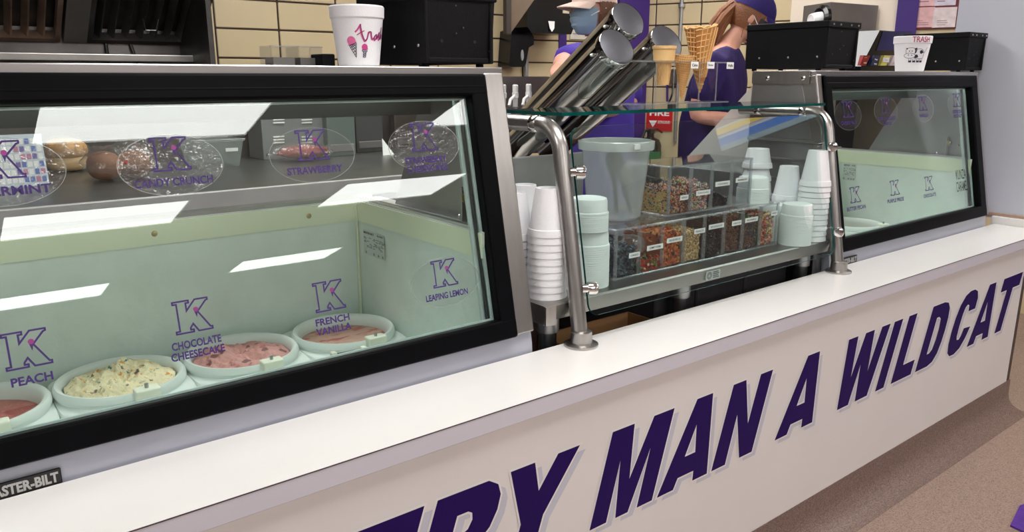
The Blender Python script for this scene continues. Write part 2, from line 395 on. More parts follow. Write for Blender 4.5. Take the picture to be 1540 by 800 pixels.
# ---- lettering EVERY MAN A WILDCAT (upright coordinates on the panel: x, z)
T_, B_ = 0.5855, 0.3725
def c_arc(cx, cz, rx, rz, a0, a1, n=10):
    sh = 0.35
    return [(cx + rx * math.cos(R(a0 + (a1 - a0) * i / n)) + sh * rz * math.sin(R(a0 + (a1 - a0) * i / n)), cz + rz * math.sin(R(a0 + (a1 - a0) * i / n))) for i in range(n + 1)]
def sx(x, z, s=0.352): return (x + (z - B_) * s, z)      # sheared upright letter
def E_(x0):
    return [[sx(x0, B_), sx(x0 + .142, B_), sx(x0 + .142, B_ + .048), sx(x0 + .058, B_ + .048), sx(x0 + .058, B_ + .084), sx(x0 + .125, B_ + .084), sx(x0 + .125, B_ + .128), sx(x0 + .058, B_ + .128), sx(x0 + .058, T_ - .048), sx(x0 + .142, T_ - .048), sx(x0 + .142, T_), sx(x0, T_)]]
LET = []
xE = 0.493 - 0.213 * 0.352
LET.append(('letter E before the R', E_(xE)))
LET.append(('first letter E', E_(xE - 0.36)))
vx = xE - 0.195
LET.append(('letter V', [[sx(vx + .035, T_, 0), sx(vx + .095, T_, 0), sx(vx + .10, B_ + .075, 0), sx(vx + .165, T_, 0), sx(vx + .225, T_, 0), sx(vx + .115, B_, 0), sx(vx + .045, B_, 0)]]))
rx = 0.663 - 0.213 * 0.352
bowl = [(rx + .062 + u * .0 + (z - B_) * .352, z) for u, z in []]
def rr(u, z): return sx(rx + u, z)
Rout = [rr(0, B_), rr(.058, B_), rr(.058, B_ + .078), rr(.074, B_ + .078), rr(.098, B_), rr(.163, B_), rr(.130, B_ + .092), rr(.150, B_ + .115), rr(.158, B_ + .145), rr(.156, B_ + .175), rr(.142, B_ + .198), rr(.115, B_ + .2125), rr(0, T_)]
Rin = [rr(.058, B_ + .122), rr(.080, B_ + .122), rr(.094, B_ + .130), rr(.099, B_ + .146), rr(.094, B_ + .160), rr(.083, B_ + .166), rr(.058, B_ + .166)]
LET.append(('letter R', [Rout, Rin]))
LET.append(('letter Y', [[(.83, T_), (.891, T_), (.901, .520), (.952, T_), (1.012, T_), (.913, .462), (.882, B_), (.824, B_), (.855, .462)]]))
LET.append(('letter M', [[(1.108, T_), (1.176, T_), (1.166, .455), (1.24, T_), (1.309, T_), (1.245, B_), (1.194, B_), (1.232, .510), (1.164, B_), (1.125, B_), (1.135, .510), (1.096, B_), (1.046, B_)]]))
def A_(x):
    return [[(x + .129, T_), (x + .188, T_), (x + .184, B_), (x + .128, B_), (x + .130, B_ + .026), (x + .072, B_ + .026), (x + .057, B_), (x, B_)], [(x + .132, .519), (x + .133, .447), (x + .094, .447)]]
LET.append(('letter A of MAN', A_(1.262)))
LET.append(('letter N', [[(1.531, T_), (1.583, T_), (1.604, .461), (1.645, T_), (1.698, T_), (1.631, B_), (1.577, B_), (1.555, .499), (1.518, B_), (1.463, B_)]]))
LET.append(('single letter A', A_(1.734)))
LET.append(('letter W', [[(2.076, T_), (2.129, T_), (2.111, .461), (2.173, T_), (2.225, T_), (2.209, .457), (2.27, T_), (2.322, T_), (2.222, B_), (2.151, B_), (2.161, .489), (2.112, B_), (2.05, B_)]]))
LET.append(('letter I', [[(2.348, T_), (2.403, T_), (2.326, B_), (2.273, B_)]]))
LET.append(('letter L', [[(2.444, T_), (2.499, T_), (2.443, .4205), (2.523, .4205), (2.506, B_), (2.372, B_)]]))
def dd(u, z): return sx(2.537 + u, z)
LET.append(('letter D', [[dd(0, B_), dd(.085, B_), dd(.118, B_ + .008), dd(.140, B_ + .032), dd(.150, B_ + .07), dd(.153, B_ + .107), dd(.150, B_ + .15), dd(.140, B_ + .185), dd(.118, B_ + .206), dd(.085, T_), dd(0, T_)],
                         [dd(.055, B_ + .046), dd(.072, B_ + .046), dd(.088, B_ + .056), dd(.096, B_ + .09), dd(.096, B_ + .125), dd(.088, B_ + .158), dd(.072, B_ + .167), dd(.055, B_ + .167)]]))
def cc(u, z): return sx(2.752 + u, z)
LET.append(('letter C', [[cc(.158, B_ + .142), cc(.156, B_ + .18), cc(.138, B_ + .206), cc(.108, B_ + .217), cc(.072, B_ + .217), cc(.040, B_ + .206), cc(.016, B_ + .178), cc(.003, B_ + .135), cc(0, B_ + .09), cc(.004, B_ + .045), cc(.018, B_ + .012), cc(.042, B_ - .003), cc(.078, B_ - .004), cc(.115, B_ + .010), cc(.142, B_ + .040), cc(.160, B_ + .078),
                         cc(.104, B_ + .082), cc(.097, B_ + .058), cc(.084, B_ + .046), cc(.068, B_ + .048), cc(.060, B_ + .062), cc(.057, B_ + .10), cc(.059, B_ + .14), cc(.066, B_ + .162), cc(.080, B_ + .169), cc(.094, B_ + .164), cc(.102, B_ + .142)]]))
LET.append(('letter A of WILDCAT', [[(x2, z2) for x2, z2 in P] for P in A_(2.935)]))
LET.append(('letter T', [[(3.196, T_), (3.378, T_), (3.360, .5355), (3.295, .5355), (3.238, B_), (3.180, B_), (3.237, .5355), (3.179, .5355)]]))
for nm, loops in LET:
    sh = [[(x + .0175, z - .0145) for x, z in P] for P in loops]
    a = MB().add([(x, YP - 0.0006, z) for x, z, _ in poly_fill(sh)[0]], poly_fill(sh)[1]).build('letter_shadow', LILAC, sc)
    ol = [offset_poly(P, 0.0045 if i == 0 else -0.0045) for i, P in enumerate(loops)]
    vs, fs = poly_fill(ol)
    MB().add([(x, YP - 0.0010, z) for x, z, _ in vs], fs).build('letter_outline', WHITEV, sc)
    vs, fs = poly_fill(loops)
    tag(MB().add([(x, YP - 0.0014, z) for x, z, _ in vs], fs).build('letter', PURPLE, sc), 'purple ' + nm)
# purple thing on the floor
q = PZ(1519, 792, 0); q2 = PZ(1540, 770, 0); q3 = PZ(1535, 800, 0)
mbp = MB(); mbp.prism([(q.x, q.y), (q2.x + .02, q2.y + .02), (q2.x + .35, q2.y - .05), (q3.x + .15, q3.y - .35), (q3.x, q3.y - .01)], 0.006, Matrix.Identity(4))
tag(mbp.build('floor_mat', mat('purple fabric', rgb(84, 44, 140), 0.9, 0, 0.15, 40, 0.3, 120)), 'purple fabric mat corner lying on brown floor', 'mat')

# ================================================================== DISPLAY FREEZERS
U_G = Vector((1, 0, 0)); V_G = Vector((0, KG, 1)).normalized(); N_G = Vector((0, -1, KG)).normalized()
def MG(x, z, out=0.0):
    """frame on the display glass: x along the counter, y up the glass, z towards the customer"""
    return frame(Vector((x, gy(z), z)) + N_G * out, U_G, V_G)
SL = math.sqrt(1 + KG * KG)
KP = [(0, 0), (0, .12), (.1, .12), (.1, .88), (0, .88), (0, 1), (.48, 1), (.48, .88), (.4, .88), (.4, .74), (.62, 1), (1, 1), (1, .90), (.94, .88), (.7, .6), (.98, .12), (1.04, .12), (1.04, 0), (.62, 0), (.5, .22), (.44, .14), (.44, .12), (.52, .12), (.52, 0)]
FILM = glass('clear sticker film', (0.95, 0.95, 0.95), 0.05, 0.05, 0.03, (.8, .8, .8))
FILMW = glass('wrinkled sticker film', (0.94, 0.94, 0.94), 0.07, 0.04, 0.03, (.8, .8, .8), 0.9, 70)
RIMF = glass('sticker film rim', (0.85, 0.85, 0.85), 0.1, 0.1, 0.35, (0.75, 0.78, 0.78))
def decal(case, x, z, lines, wr=False, oval=True, kw=.061, kh=.056, th=.0135, label=''):
    M = MG(x, z, 0.0045)
    film = MB()
    n = 40
    P = [((u - .52) * kw / 1.04, (v - .5) * kh) for u, v in KP]; Q = offset_poly(P, -0.0028); m = len(P)
    kout = MB().add([M @ Vector((a, b, .0005)) for a, b in P] + [M @ Vector((a, b, .0005)) for a, b in Q], [(i, (i + 1) % m, m + (i + 1) % m, m + i) for i in range(m)])
    if oval:
        ring = [(0.0835 * math.cos(2 * math.pi * i / n), -0.018 + 0.0505 * math.sin(2 * math.pi * i / n)) for i in range(n)]
        film.add([M @ Vector((a, b, 0)) for a, b in ring], [tuple(range(n))])
        d = film.build('flavor_decal', FILMW if wr else FILM, case); kout.build('letter_k_outline', DECAL, d)
    else: d = kout.build('flavor_decal', DECAL, case)
    tag(d, label)
    if oval:
        inn = [(a * .985, (b + .018) * .985 - .018) for a, b in ring]
        MB().add([M @ Vector((a, b, .0003)) for a, b in ring] + [M @ Vector((a, b, .0003)) for a, b in inn], [(i, (i + 1) % n, n + (i + 1) % n, n + i) for i in range(n)]).build('film_edge', RIMF, d)
    cn = MB(); cx, cyy = .0065, .009
    cn.add([M @ Vector((cx - .003, cyy - .002, .0006)), M @ Vector((cx + .003, cyy - .002, .0006)), M @ Vector((cx, cyy - .013, .0006))], [(0, 1, 2)])
    cn.build('cone', DECAL, d)
    MB().add([M @ Vector((cx + a, cyy + b, .0007)) for a, b in arc(0, .001, .0042, 0, 360, 12)[:-1]], [tuple(range(12))]).build('scoop', PINKD, d)
    y = -kh / 2 - .011 - th
    for i, (s, w) in enumerate(lines):
        t = MB(); add_text(t, s, M, -w / 2, y - i * (th + .004), w, th, 0.030, .0006); t.build('flavor_name', DECAL, d)
    return d
def display_case(x0, x1, gl, gr, fl, fr, label, left_panel):
    t = thing('display_freezer', ((x0 + x1) / 2, 0.5, 0.0), label, 'freezer')
    # front glass and frame, all in the leaning glass plane
    zb, zt = 0.814, 1.283; fb, ft = 0.770, 1.329
    def plank(xa, xb, za, zb_, out0, out1, name, m, b=0.004):
        M = MG(0, za); return MB().bbox(xa, xb, 0, (zb_ - za) * SL, out0, out1, b, 2, M).build(name, m, t, True)
    pane = plank(gl - .012, gr + .012, zb - .010, zt + .010, -0.003, 0.003, 'glass_pane', GLASSC, 0.0005)
    plank(fl, fr, fb, zb, -0.012, 0.022, 'frame_bar', BLACKP, .006); plank(fl, fr, zt, ft, -0.012, 0.022, 'frame_bar', BLACKP, .006)
    plank(gr, fr, fb + .002, ft - .002, -0.012, 0.0215, 'frame_bar', BLACKP, .006); plank(fl, gl, fb + .002, ft - .002, -0.012, 0.0215, 'frame_bar', BLACKP, .006)
    for za, ou in ((0.7725, .0225), (zt + .017, .0225)): plank(fl + .01, fr - .01, za, za + .004, .018, ou, 'frame_ridge', BLACKP, .001)
    sp = mat('aluminium spacer', rgb(200, 214, 214), 0.35, 0.3, 0.05, 30); spd = mat('dark gasket', rgb(38, 44, 46), .6)
    plank(gl, gr, zb, zb + .004, -0.010, -0.004, 'pane_spacer', sp, .0005); plank(gl, gr, zt - .004, zt, -0.010, -0.004, 'pane_spacer', sp, .0005)
    plank(gr - .006, gr, zb, zt, -0.010, -0.004, 'pane_spacer', sp, .0005); plank(gr - .010, gr - .006, zb, zt, -0.020, -0.012, 'gasket', spd, .0005); plank(gr - .018, gr - .010, zb, zt, -0.030, -0.022, 'pane_spacer', sp, .0005)
    # end posts
    for xa, xb in ((fr + .001, x1), (x0, fl - .001)):
        if xa < -1.5: continue
        MP = MG(0, 0.772)
        MB().bbox(xa, xb, 0, (1.333 - .772) * SL, -0.06, 0.012, .004, 2, MP).build('end_post', STEEL, t, True)
    # top housing
    MB().bbox(x0, x1, gy(1.33) - 0.010, 0.55, 1.3295, 1.346, .002, 2).build('top_cover', mat('top cover steel', (.62, .59, .58), .3, 1.0, .06, 6, stretch=(1, 20, 20)), t, True)
    MB().box(x0 + .03, x1 - .03, 0.535, 0.55, 1.24, 1.33).box(x0 + .03, x1 - .03, gy(1.3) + .03, 0.54, 1.318, 1.329).build('housing_lining', mat('dark housing lining', rgb(40, 42, 42), .6), t)
    # lamp under the housing
    lm = MB().tube([(x0 + .12, 0.43, 1.302), (x1 - .12, 0.43, 1.302)], 0.009, 10).build('lamp_tube', emit('case lamp', (0.86, 1.0, 0.92), CASE_LAMP), t)
    # apron and body
    A = [(0.2195, 0.7705), (0.2145, 0.745), (0.2125, 0.715), (0.2125, 0.55), (0.24, 0.55), (0.24, 0.7705)]
    n = len(A)
    MB().add([(x, y, z) for x in (x0, x1) for y, z in A], [(i, (i + 1) % n, n + (i + 1) % n, n + i) for i in range(n)] + [tuple(range(n)), tuple(range(n, 2 * n))]).build('apron', APRON, t, True, ang=50)
    MB().box(x0, x1, 0.24, 0.90, 0.02, 0.44).box(x0, x0 + .03, 0.26, 0.90, 0.44, 0.995).box(x1 - .03, x1, 0.26, 0.90, 0.44, 0.995).box(x0 + .03, x1 - .03, .875, .90, .44, .995).build('body', mat('white enamel body', rgb(215, 216, 222), .35), t)
    # liner
    xi0, xi1 = x0 + .10, x1 - .10
    MB().box(xi0 - .05, xi1 + .05, 0.846, 0.866, .45, .995).build('back_liner', LINER, t)
    MB().box(xi1, xi1 + .02, 0.262, 0.846, .45, .995).build('end_liner', LINER, t)
    MB().box(xi0 - .02, xi0, 0.262, 0.846, .45, .995).build('end_liner', LINER, t)
    MB().box(xi0, xi1, 0.25, 0.846, .441, .455).build('floor_liner', LINER, t)
    MB().box(xi0, xi1, 0.25, 0.262, .45, .77).build('front_liner', LINER, t)
    MB().box(xi0, xi1, 0.843, 0.8462, .945, .999).build('liner_band', BAND, t)
    MB().box(xi1 - .003, xi1 + .0005, 0.262, 0.846, .945, .999).box(xi0 - .0005, xi0 + .003, 0.262, 0.846, .945, .999).build('liner_band', BAND, t)
    MB().tube([(xi1 - .004, .842, .46), (xi1 - .004, .842, 1.0)], .004, 8).build('corner_bead', BAND, t)
    # sills with sliding tracks
    sl = MB().box(x0 + .05, x1 - .05, .846, .90, .995, 1.002).build('rear_sill', mat('pale sill', rgb(214, 212, 214), .35), t)
    for yy in (.850, .866, .882): MB().box(x0 + .05, x1 - .05, yy, yy + .004, 1.002, 1.012).build('slide_track', mat('aluminium track', (.6, .6, .6), .3, .9), sl)
    es = MB().box(xi1, x1 - .03, .262, .846, .995, 1.002).build('end_sill', mat('pale sill', rgb(214, 212, 214)), t)
    for xx in (xi1 + .004, xi1 + .016): MB().box(xx, xx + .004, .30, .84, 1.002, 1.009).build('slide_track', MATS['aluminium track'], es)
    # inner end cheeks of the top housing with pane bracket
    for xa, xb, s in ((x1 - .052, x1 - .048, 1), (x0 + .048, x0 + .052, -1)):
        ch = MB().prism([(gy(1.0) + .02, 1.002), (0.72, 1.002), (0.55, 1.328), (gy(1.32) + .015, 1.328)], .004, frame((xa, 0, 0), (0, 1, 0), (0, 0, 1))).build('end_cheek', STEELD, t)
        xs = xa - .003 * s if s > 0 else xb
        for yy, zz in ((.34, 1.09), (.34, 1.05), (.42, 1.012)):
            MB().lathe([(.005, 0), (.005, .002), (.003, .004)], 10, axisM((xa if s > 0 else xb, yy, zz), (-s, 0, 0))).build('screw', CHROME, ch, True)
    br = MB().bbox(x1 - .075, x1 - .058, .375, .381, 1.003, 1.085, .002).build('pane_bracket', STEEL, t)
    MB().lathe([(.011, 0), (.011, .004), (.006, .005), (.006, .012)], 16, axisM((x1 - .066, .375, 1.06), (0, -1, 0))).build('bracket_bolt', mat('brass bolt', (.55, .45, .25), .35, .8), br, True)
    # liner screws
    for xx in (x0 + .55, x1 - .24, x1 - .62):
        if xx > xi0: MB().lathe([(.007, 0), (.006, .002), (.0035, .003)], 12, axisM((xx, .843, .972), (0, -1, 0))).build('liner_screw', MATS.get('brass bolt') or STEEL, t, True)
    # side profile seen from the left
    if left_panel:
        S = [(0.275, 1.0), (0.55, 1.0), (0.55, 1.3285), (gy(1.3) + .05, 1.3285)]
        MB().prism(S, .006, frame((x0 - .002, 0, 0), (0, 1, 0), (0, 0, 1))).build('side_panel', STEELD, t)
        fl_ = MB().box(x0 - .008, x0 - .002, gy(1.31) + .012, 0.55, 1.305, 1.345).build('side_flange', STEEL, t)
        for yy in (.36, .49): MB().lathe([(.008, 0), (.008, .002), (.004, .005)], 14, axisM((x0 - .008, yy, 1.323), (-1, 0, 0))).build('screw', CHROME, fl_, True)
        MB().box(x0 - .004, x0, .27, .90, .02, .998).build('side_panel', STEELD, t)
        MB().bbox(x0 - .012, x0 - .004, .27, .55, 1.118, 1.128, .002).bbox(x0 - .012, x0 - .004, .27, .55, 1.058, 1.066, .002).build('panel_seam', mat('matte seam', rgb(92, 90, 86), .7), t)
        MB().prism([(0.555, 1.0), (0.85, 1.0), (0.555, 1.295)], .004, frame((x0 + .002, 0, 0), (0, 1, 0), (0, 0, 1))).build('rear_cheek', glass('milky rear cheek', (.9, .9, .9), .05, .1, .55, (.85, .83, .80)), t)
    return t
CASE_LAMP = 7.0
CL = display_case(-1.30, 1.05, -1.20, 0.955, -1.245, 0.998, 'large display freezer with black-framed slanted glass and eight flavour decals', False)
CR = display_case(2.293, 3.50, 2.365, 3.405, 2.325, 3.462, 'display freezer at the far right end beside the white partition', True)
# ---- decals
def dx(px, py): p = PG(px, py); return p.x, p.z
for (px, py), lines, wr, ov, lb in [
        ((-1, 241), [('PEPPERMINT', .118)], True, True, 'peppermint flavour decal, leftmost of the upper row'),
        ((255, 232), [('CANDY CRUNCH', .124)], True, True, 'candy crunch flavour decal on wrinkled film'),
        ((467.5, 218.5), [('STRAWBERRY', .108)], False, True, 'strawberry flavour decal'),
        ((635, 206.5), [('STRAWBERRY', .098), ('CHEESECAKE', .098)], True, True, 'strawberry cheesecake flavour decal'),
        ((40, 524.5), [('PEACH', .054)], False, False, 'peach flavour decal'),
        ((288.5, 474.5), [('CHOCOLATE', .080), ('CHEESECAKE', .087)], False, False, 'chocolate cheesecake flavour decal'),
        ((493.5, 444.5), [('FRENCH', .068), ('VANILLA', .071)], False, False, 'french vanilla flavour decal'),
        ((666.5, 410.5), [('LEAPING LEMON', .103)], False, True, 'leaping lemon flavour decal')]:
    x, z = dx(px, py); decal(CL, x, z, lines, wr, ov, label=lb)
for (px, py), lines, ov, lb in [
        ((1273, 165), [('CHERRY NUT', .098)], True, 'cherry nut flavour decal'),
        ((1330, 159.5), [('SUPER CHOCOLATE', .125), ('ALMOND', .062)], True, 'super chocolate almond flavour decal'),
        ((1386, 156), [('VANILLA', .072)], True, 'vanilla flavour decal'),
        ((1437, 151), [('ESPRESSO', .083), ('ECSTASY', .075)], True, 'espresso ecstasy flavour decal'),
        ((1284, 293), [('BUTTER PECAN', .12)], False, 'butter pecan flavour decal'),
        ((1343.5, 282.5), [('PURPLE PRIDE', .118)], False, 'purple pride flavour decal'),
        ((1395, 276), [('CHOCOLATE', .098)], False, 'chocolate flavour decal')]:
    x, z = dx(px, py); decal(CR, x, z, lines, False, ov, .066, .053, label=lb)
x, z = dx(1444, 271)
hw = MB(); MM = MG(x, z, .0048); add_text(hw, 'KUNZA', MM, -.045, .004, .088, .038, .004); add_text(hw, 'CARAMEL', MM, -.048, -.044, .098, .040, .004)
tag(hw.build('handwritten_name', INK, CR), 'black handwritten kunza caramel')
# ---- name plates on the aprons
def plate(case, xr, w, zc, h, body):
    M = frame((xr - w, .2105, zc - h / 2), (1, 0, 0), (0, 0.05, 1))
    p = MB().bbox(0, w, 0, h, 0, .003, .0015, 1, M).build('name_plate', mat('black name plate', rgb(18, 18, 20), .3), case)
    t = MB(); add_text(t, body, M, w * .04, h * .18, w * .92, h * .64, .04, .0035); t.build('plate_lettering', mat('silver lettering', (.5, .49, .48), .4, .5), p)
pz = PY(92, 712, .2115)
plate(CL, pz.x, .104, .7365, .026, 'MASTER-BILT')
pz = PY(1287, 393, .2115)
plate(CR, pz.x, .114, .7365, .026, 'MASTER-BILT')
# ---- rating labels on the end liners
def rating(case, X, ya, yb, za, zb):
    M = frame((X - .0036, ya, za), (0, -1, 0), (0, 0, 1)); w = ya - yb; h = zb - za
    p = MB().box(0, w, 0, h, -.0005, .0003, M).build('rating_label', mat('silver label', rgb(205, 212, 208), .45), case)
    t = MB(); add_text(t, 'MASTER-BILT', M, w * .03, h * .87, w * .5, h * .09, .03, .0008); add_text(t, 'R290', M, w * .68, h * .88, w * .27, h * .07, .03, .0008)
    rnd = random.Random(3)
    for i in range(9):
        yy = h * (.72 - i * .05); xx = w * .04
        while xx < w * .9:
            l = rnd.uniform(.05, .14) * w
            if rnd.random() < .55: t.box(xx, xx + l, yy, yy + h * .018, .0006, .0009, M)
            xx += l + w * .04
    for cx in (.12, .5, .72, .92):
        P = arc(cx * w, h * .1, h * .055, 0, 360, 14)[:-1]; Q = arc(cx * w, h * .1, h * .04, 0, 360, 14)[:-1]; n = 14
        t.add([M @ Vector((a, b, .0008)) for a, b in P + Q], [(i, (i + 1) % n, n + (i + 1) % n, n + i) for i in range(n)]); t.box(cx * w - h * .02, cx * w + h * .02, h * .085, h * .115, .0006, .0009, M)
    t.build('label_print', INK, p)
a = PX(548, 345, .95); b = PX(579, 350, .95); c = PX(581, 392, .95)
rating(CL, .95, a.y, b.y, a.z - .125 if a.z - c.z > .2 else c.z, a.z)
a = PX(1262, 245, 3.40); b = PX(1288, 248, 3.40); c = PX(1285, 272, 3.40)
rating(CR, 3.40, .80, b.y, c.z, a.z)
# ---- ice cream tubs
SKIRT = mat('white dipping skirt', rgb(226, 233, 230), 0.4, 0, 0.02, 8)
def ice_mesh(seed, amp, base, edge, dome):
    mb = MB(); n = 88; rings = 38; vs = []; fs = []
    for j in range(rings + 1):
        r = .108 * j / rings
        for i in range(n):
            a = 2 * math.pi * i / n; x, y = r * math.cos(a), r * math.sin(a)
            q = Vector((x * 22 + seed, y * 22, seed * .7)); h = noise.noise(q) + .55 * noise.noise(q * 2.3) + .45 * noise.noise(q * 5.1) + .3 * abs(noise.noise(q * 9))
            e = max(0, 1 - (j / rings) ** 4)
            vs.append((x, y, base + dome * e * (0.5 + .5 * noise.noise(Vector((x * 9, y * 9, seed)))) + amp * h * (.35 + .65 * e)))
    for j in range(rings):
        for i in range(n):
            k = (i + 1) % n; fs.append((j * n + i, j * n + k, (j + 1) * n + k, (j + 1) * n + i))
    return mb.add(vs, fs)
def flecked(name, base, flecks, amt=.62, scale=60, streak=None):
    m = mat(name, base, .55, 0, .10, 14, 1.0, 45, sss=.1)
    nt = m.node_tree; b = nt.nodes['Principled BSDF']; src = b.inputs['Base Color'].links[0].from_socket
    tc = nt.nodes.new('ShaderNodeTexCoord')
    for i, c in enumerate(flecks):
        n = nt.nodes.new('ShaderNodeTexNoise'); n.inputs['Scale'].default_value = scale * (1 + .25 * i); n.inputs['Detail'].default_value = 2
        mp = nt.nodes.new('ShaderNodeMapping'); mp.inputs['Location'].default_value = (i * 3.1, i * 1.7, i * 2.2); nt.links.new(tc.outputs['Object'], mp.inputs[0])
        if streak: mp.inputs['Scale'].default_value = streak
        nt.links.new(mp.outputs[0], n.inputs[0])
        cr = nt.nodes.new('ShaderNodeValToRGB'); cr.color_ramp.elements[0].position = amt; cr.color_ramp.elements[1].position = amt + .06
        nt.links.new(n.outputs['Fac'], cr.inputs[0])
        mx = nt.nodes.new('ShaderNodeMix'); mx.data_type = 'RGBA'; nt.links.new(cr.outputs[0], mx.inputs[0]); nt.links.new(src, mx.inputs[6]); mx.inputs[7].default_value = (*c, 1); src = mx.outputs[2]
    nt.links.new(src, b.inputs['Base Color']); return m
CLAMP = mat('ivory clamp plastic', rgb(232, 234, 218), .45)
def tub(x, y, z, icem, seed, amp, base, dome, label, clamp=True):
    t = thing('ice_cream_tub', (x, y, z), label, 'tub', 'ice cream tubs')
    prof = [(.109, -.21), (.110, -.02), (.113, -.004), (.119, .002), (.125, .003), (.129, -.003), (.130, -.012), (.126, -.014), (.127, -.020)]
    M = Matrix.Translation((x, y, z))
    MB().lathe(prof, 56, M, True, False).build('rim', SKIRT, t, True, ang=60)
    n = 64; vs = []; fs = []
    def sq(a, h, rc):
        c, s = math.cos(a), math.sin(a); e = 7.0
        r = h / ((abs(c) ** e + abs(s) ** e) ** (1 / e)); return r
    for lev, (f, zz) in enumerate(((0, -.020), (.5, -.0205), (.9, -.021), (1, -.025), (1.0, -.075))):
        for i in range(n):
            a = 2 * math.pi * i / n; r = .1268 * (1 - f) + sq(a, .1305, .03) * f; r = max(r, .1268)
            vs.append(M @ Vector((r * math.cos(a), r * math.sin(a), zz)))
    for j in range(4):
        for i in range(n): k = (i + 1) % n; fs.append((j * n + i, j * n + k, (j + 1) * n + k, (j + 1) * n + i))
    MB().add(vs, fs).build('skirt', SKIRT, t, True, ang=50)
    ic = ice_mesh(seed, amp, base, 0, dome); ic.v = [M @ p for p in ic.v]; ic.build('ice_cream', icem, t, True, ang=80)
    if clamp:
        cx, cyy = x + .022, y - .134
        cl = MB().bbox(cx - .024, cx + .024, cyy - .012, cyy + .018, z - .012, z + .012, .003).bbox(cx - .010, cx + .010, cyy - .014, cyy, z - .035, z - .010, .003).build('clamp', CLAMP, t, True)
        MB().tube([(cx, cyy + .003, z + .01), (cx, cyy + .003, z + .021)], .004, 8).build('clamp_screw', STEELD, cl)
    return t
I1 = flecked('rose ice cream', rgb(196, 120, 112), [rgb(170, 84, 80)], .5, 16)
I2 = flecked('vanilla candy ice cream', rgb(232, 220, 182), [rgb(92, 80, 62), rgb(224, 150, 50), rgb(40, 120, 130), rgb(200, 186, 140)], .64, 46)
I3 = flecked('pink ice cream', rgb(214, 156, 150), [rgb(186, 112, 112), rgb(130, 84, 80)], .60, 30)
I4 = flecked('streaky rose ice cream', rgb(208, 164, 148), [rgb(186, 92, 80)], .54, 22, (1, 2.6, 1))
I5 = flecked('brown ice cream', rgb(150, 110, 70), [rgb(110, 76, 44)], .55, 30)
tub(.035, .69, .70, I1, 1.0, .003, -.03, .004, 'white tub of rose ice cream cut off at the left edge')
tub(.296, .69, .70, I2, 4.2, .017, -.012, .036, 'white tub of cream ice cream with candy bits and a high mound')
tub(.557, .69, .70, I3, 7.7, .016, -.018, .032, 'white tub of pink ice cream between the cream and rose tubs')
tub(.818, .69, .70, I4, 2.3, .0015, -.026, .004, 'white tub of smooth streaky rose ice cream nearest the freezer end wall')
tub(3.255, .66, .70, I5, 9.1, .003, -.045, .004, 'white tub of brown ice cream in the right hand freezer')
rod = thing('hinge_rod', (.76, .555, .680), 'thin steel hinge rod lying on the skirt of the end tub', 'rod')
MB().tube([(.732, .561, .687), (.80, .552, .687)], .0035, 10).build('bar', CHROME, rod, True)
MB().bbox(.722, .736, .554, .570, .680, .695, .003).build('block', CLAMP, rod); MB().bbox(.795, .809, .545, .561, .680, .695, .003).build('block', CLAMP, rod)
# ================================================================== SNEEZE GUARD
KS = 0.185
def sy_(z): return 0.170 + KS * (z - CT)
sg = thing('sneeze_guard', (1.73, .17, CT), 'glass sneeze guard on two bent steel posts over the toppings', 'sneeze guard')
def glass_slab(poly, d, M, name, parent, m=GLASSS):
    o = MB().prism(poly, d, M).build(name, m, parent)
    o.data.materials.append(GEDGE)
    n = len(poly)
    for p in o.data.polygons:
        if len(p.vertices) == 4 and n != 4: p.material_index = 1
        elif n == 4 and p.area < 0.02: p.material_index = 1
    return o
for X, s in ((1.160, 1), (2.272, -1)):
    pts = []
    for z in (CT + .02, .90, 1.05, 1.165): pts.append((X, sy_(z), z))
    y0, z0 = sy_(1.165), 1.165; 
    for i in range(1, 9):
        a = R(10.5 + (90 - 10.5) * i / 8); rb = .068
        pts.append((X, y0 + rb * (math.cos(R(10.5)) - math.cos(a)), z0 + rb * (math.sin(a) - math.sin(R(10.5)))))
    pts.append((X, .40, pts[-1][2])); pts.append((X, .575, pts[-1][2]))
    ZT = pts[-1][2]
    po = MB().tube(pts, .0185, 24).build('post', STEEL, sg, True)
    MB().lathe([(.0395, CT), (.0395, CT + .005), (.034, CT + .008), (.0255, CT + .009), (.0245, CT + .034), (.0205, CT + .036)], 32, Matrix.Translation((X, .17, 0))).build('flange', STEEL, po, True)
    for z in (.858, 1.118):
        p = Vector((X + s * .008, sy_(z) - .016, z))
        MB().lathe([(.010, 0), (.010, .012), (.0155, .013), (.0155, .030), (.013, .034), (.006, .036)], 20, axisM(p, (s * .85, -.5, 0))).build('standoff_knob', CHROME, po, True)
    for yy in (.335, .50):
        MB().lathe([(.0195, -.012), (.0208, -.008), (.0208, .008), (.0195, .012)], 20, axisM((X, yy, ZT), (0, 1, 0))).build('clamp_ring', CHROME, po, True)
x0g, x1g, rc = 1.188, 2.244, .03
Hh = (1.215 - .787) * math.sqrt(1 + KS * KS); Wd = x1g - x0g
poly = arc(Wd - rc, rc, rc, -90, 0, 6) + arc(Wd - rc, Hh - rc, rc, 0, 90, 6) + arc(rc, Hh - rc, rc, 90, 180, 6) + arc(rc, rc, rc, 180, 270, 6)
glass_slab(poly, .006, frame((x0g, sy_(.787) - .004, .787), (1, 0, 0), (0, KS, 1)), 'front_pane', sg)
ZS = ZT + .0195
glass_slab([(0, 0), (2.262 - 1.172, 0), (2.262 - 1.172, .235), (0, .235)], .008, frame((1.172, .262, ZS), (1, 0, 0), (0, 1, 0)), 'shelf_pane', sg)

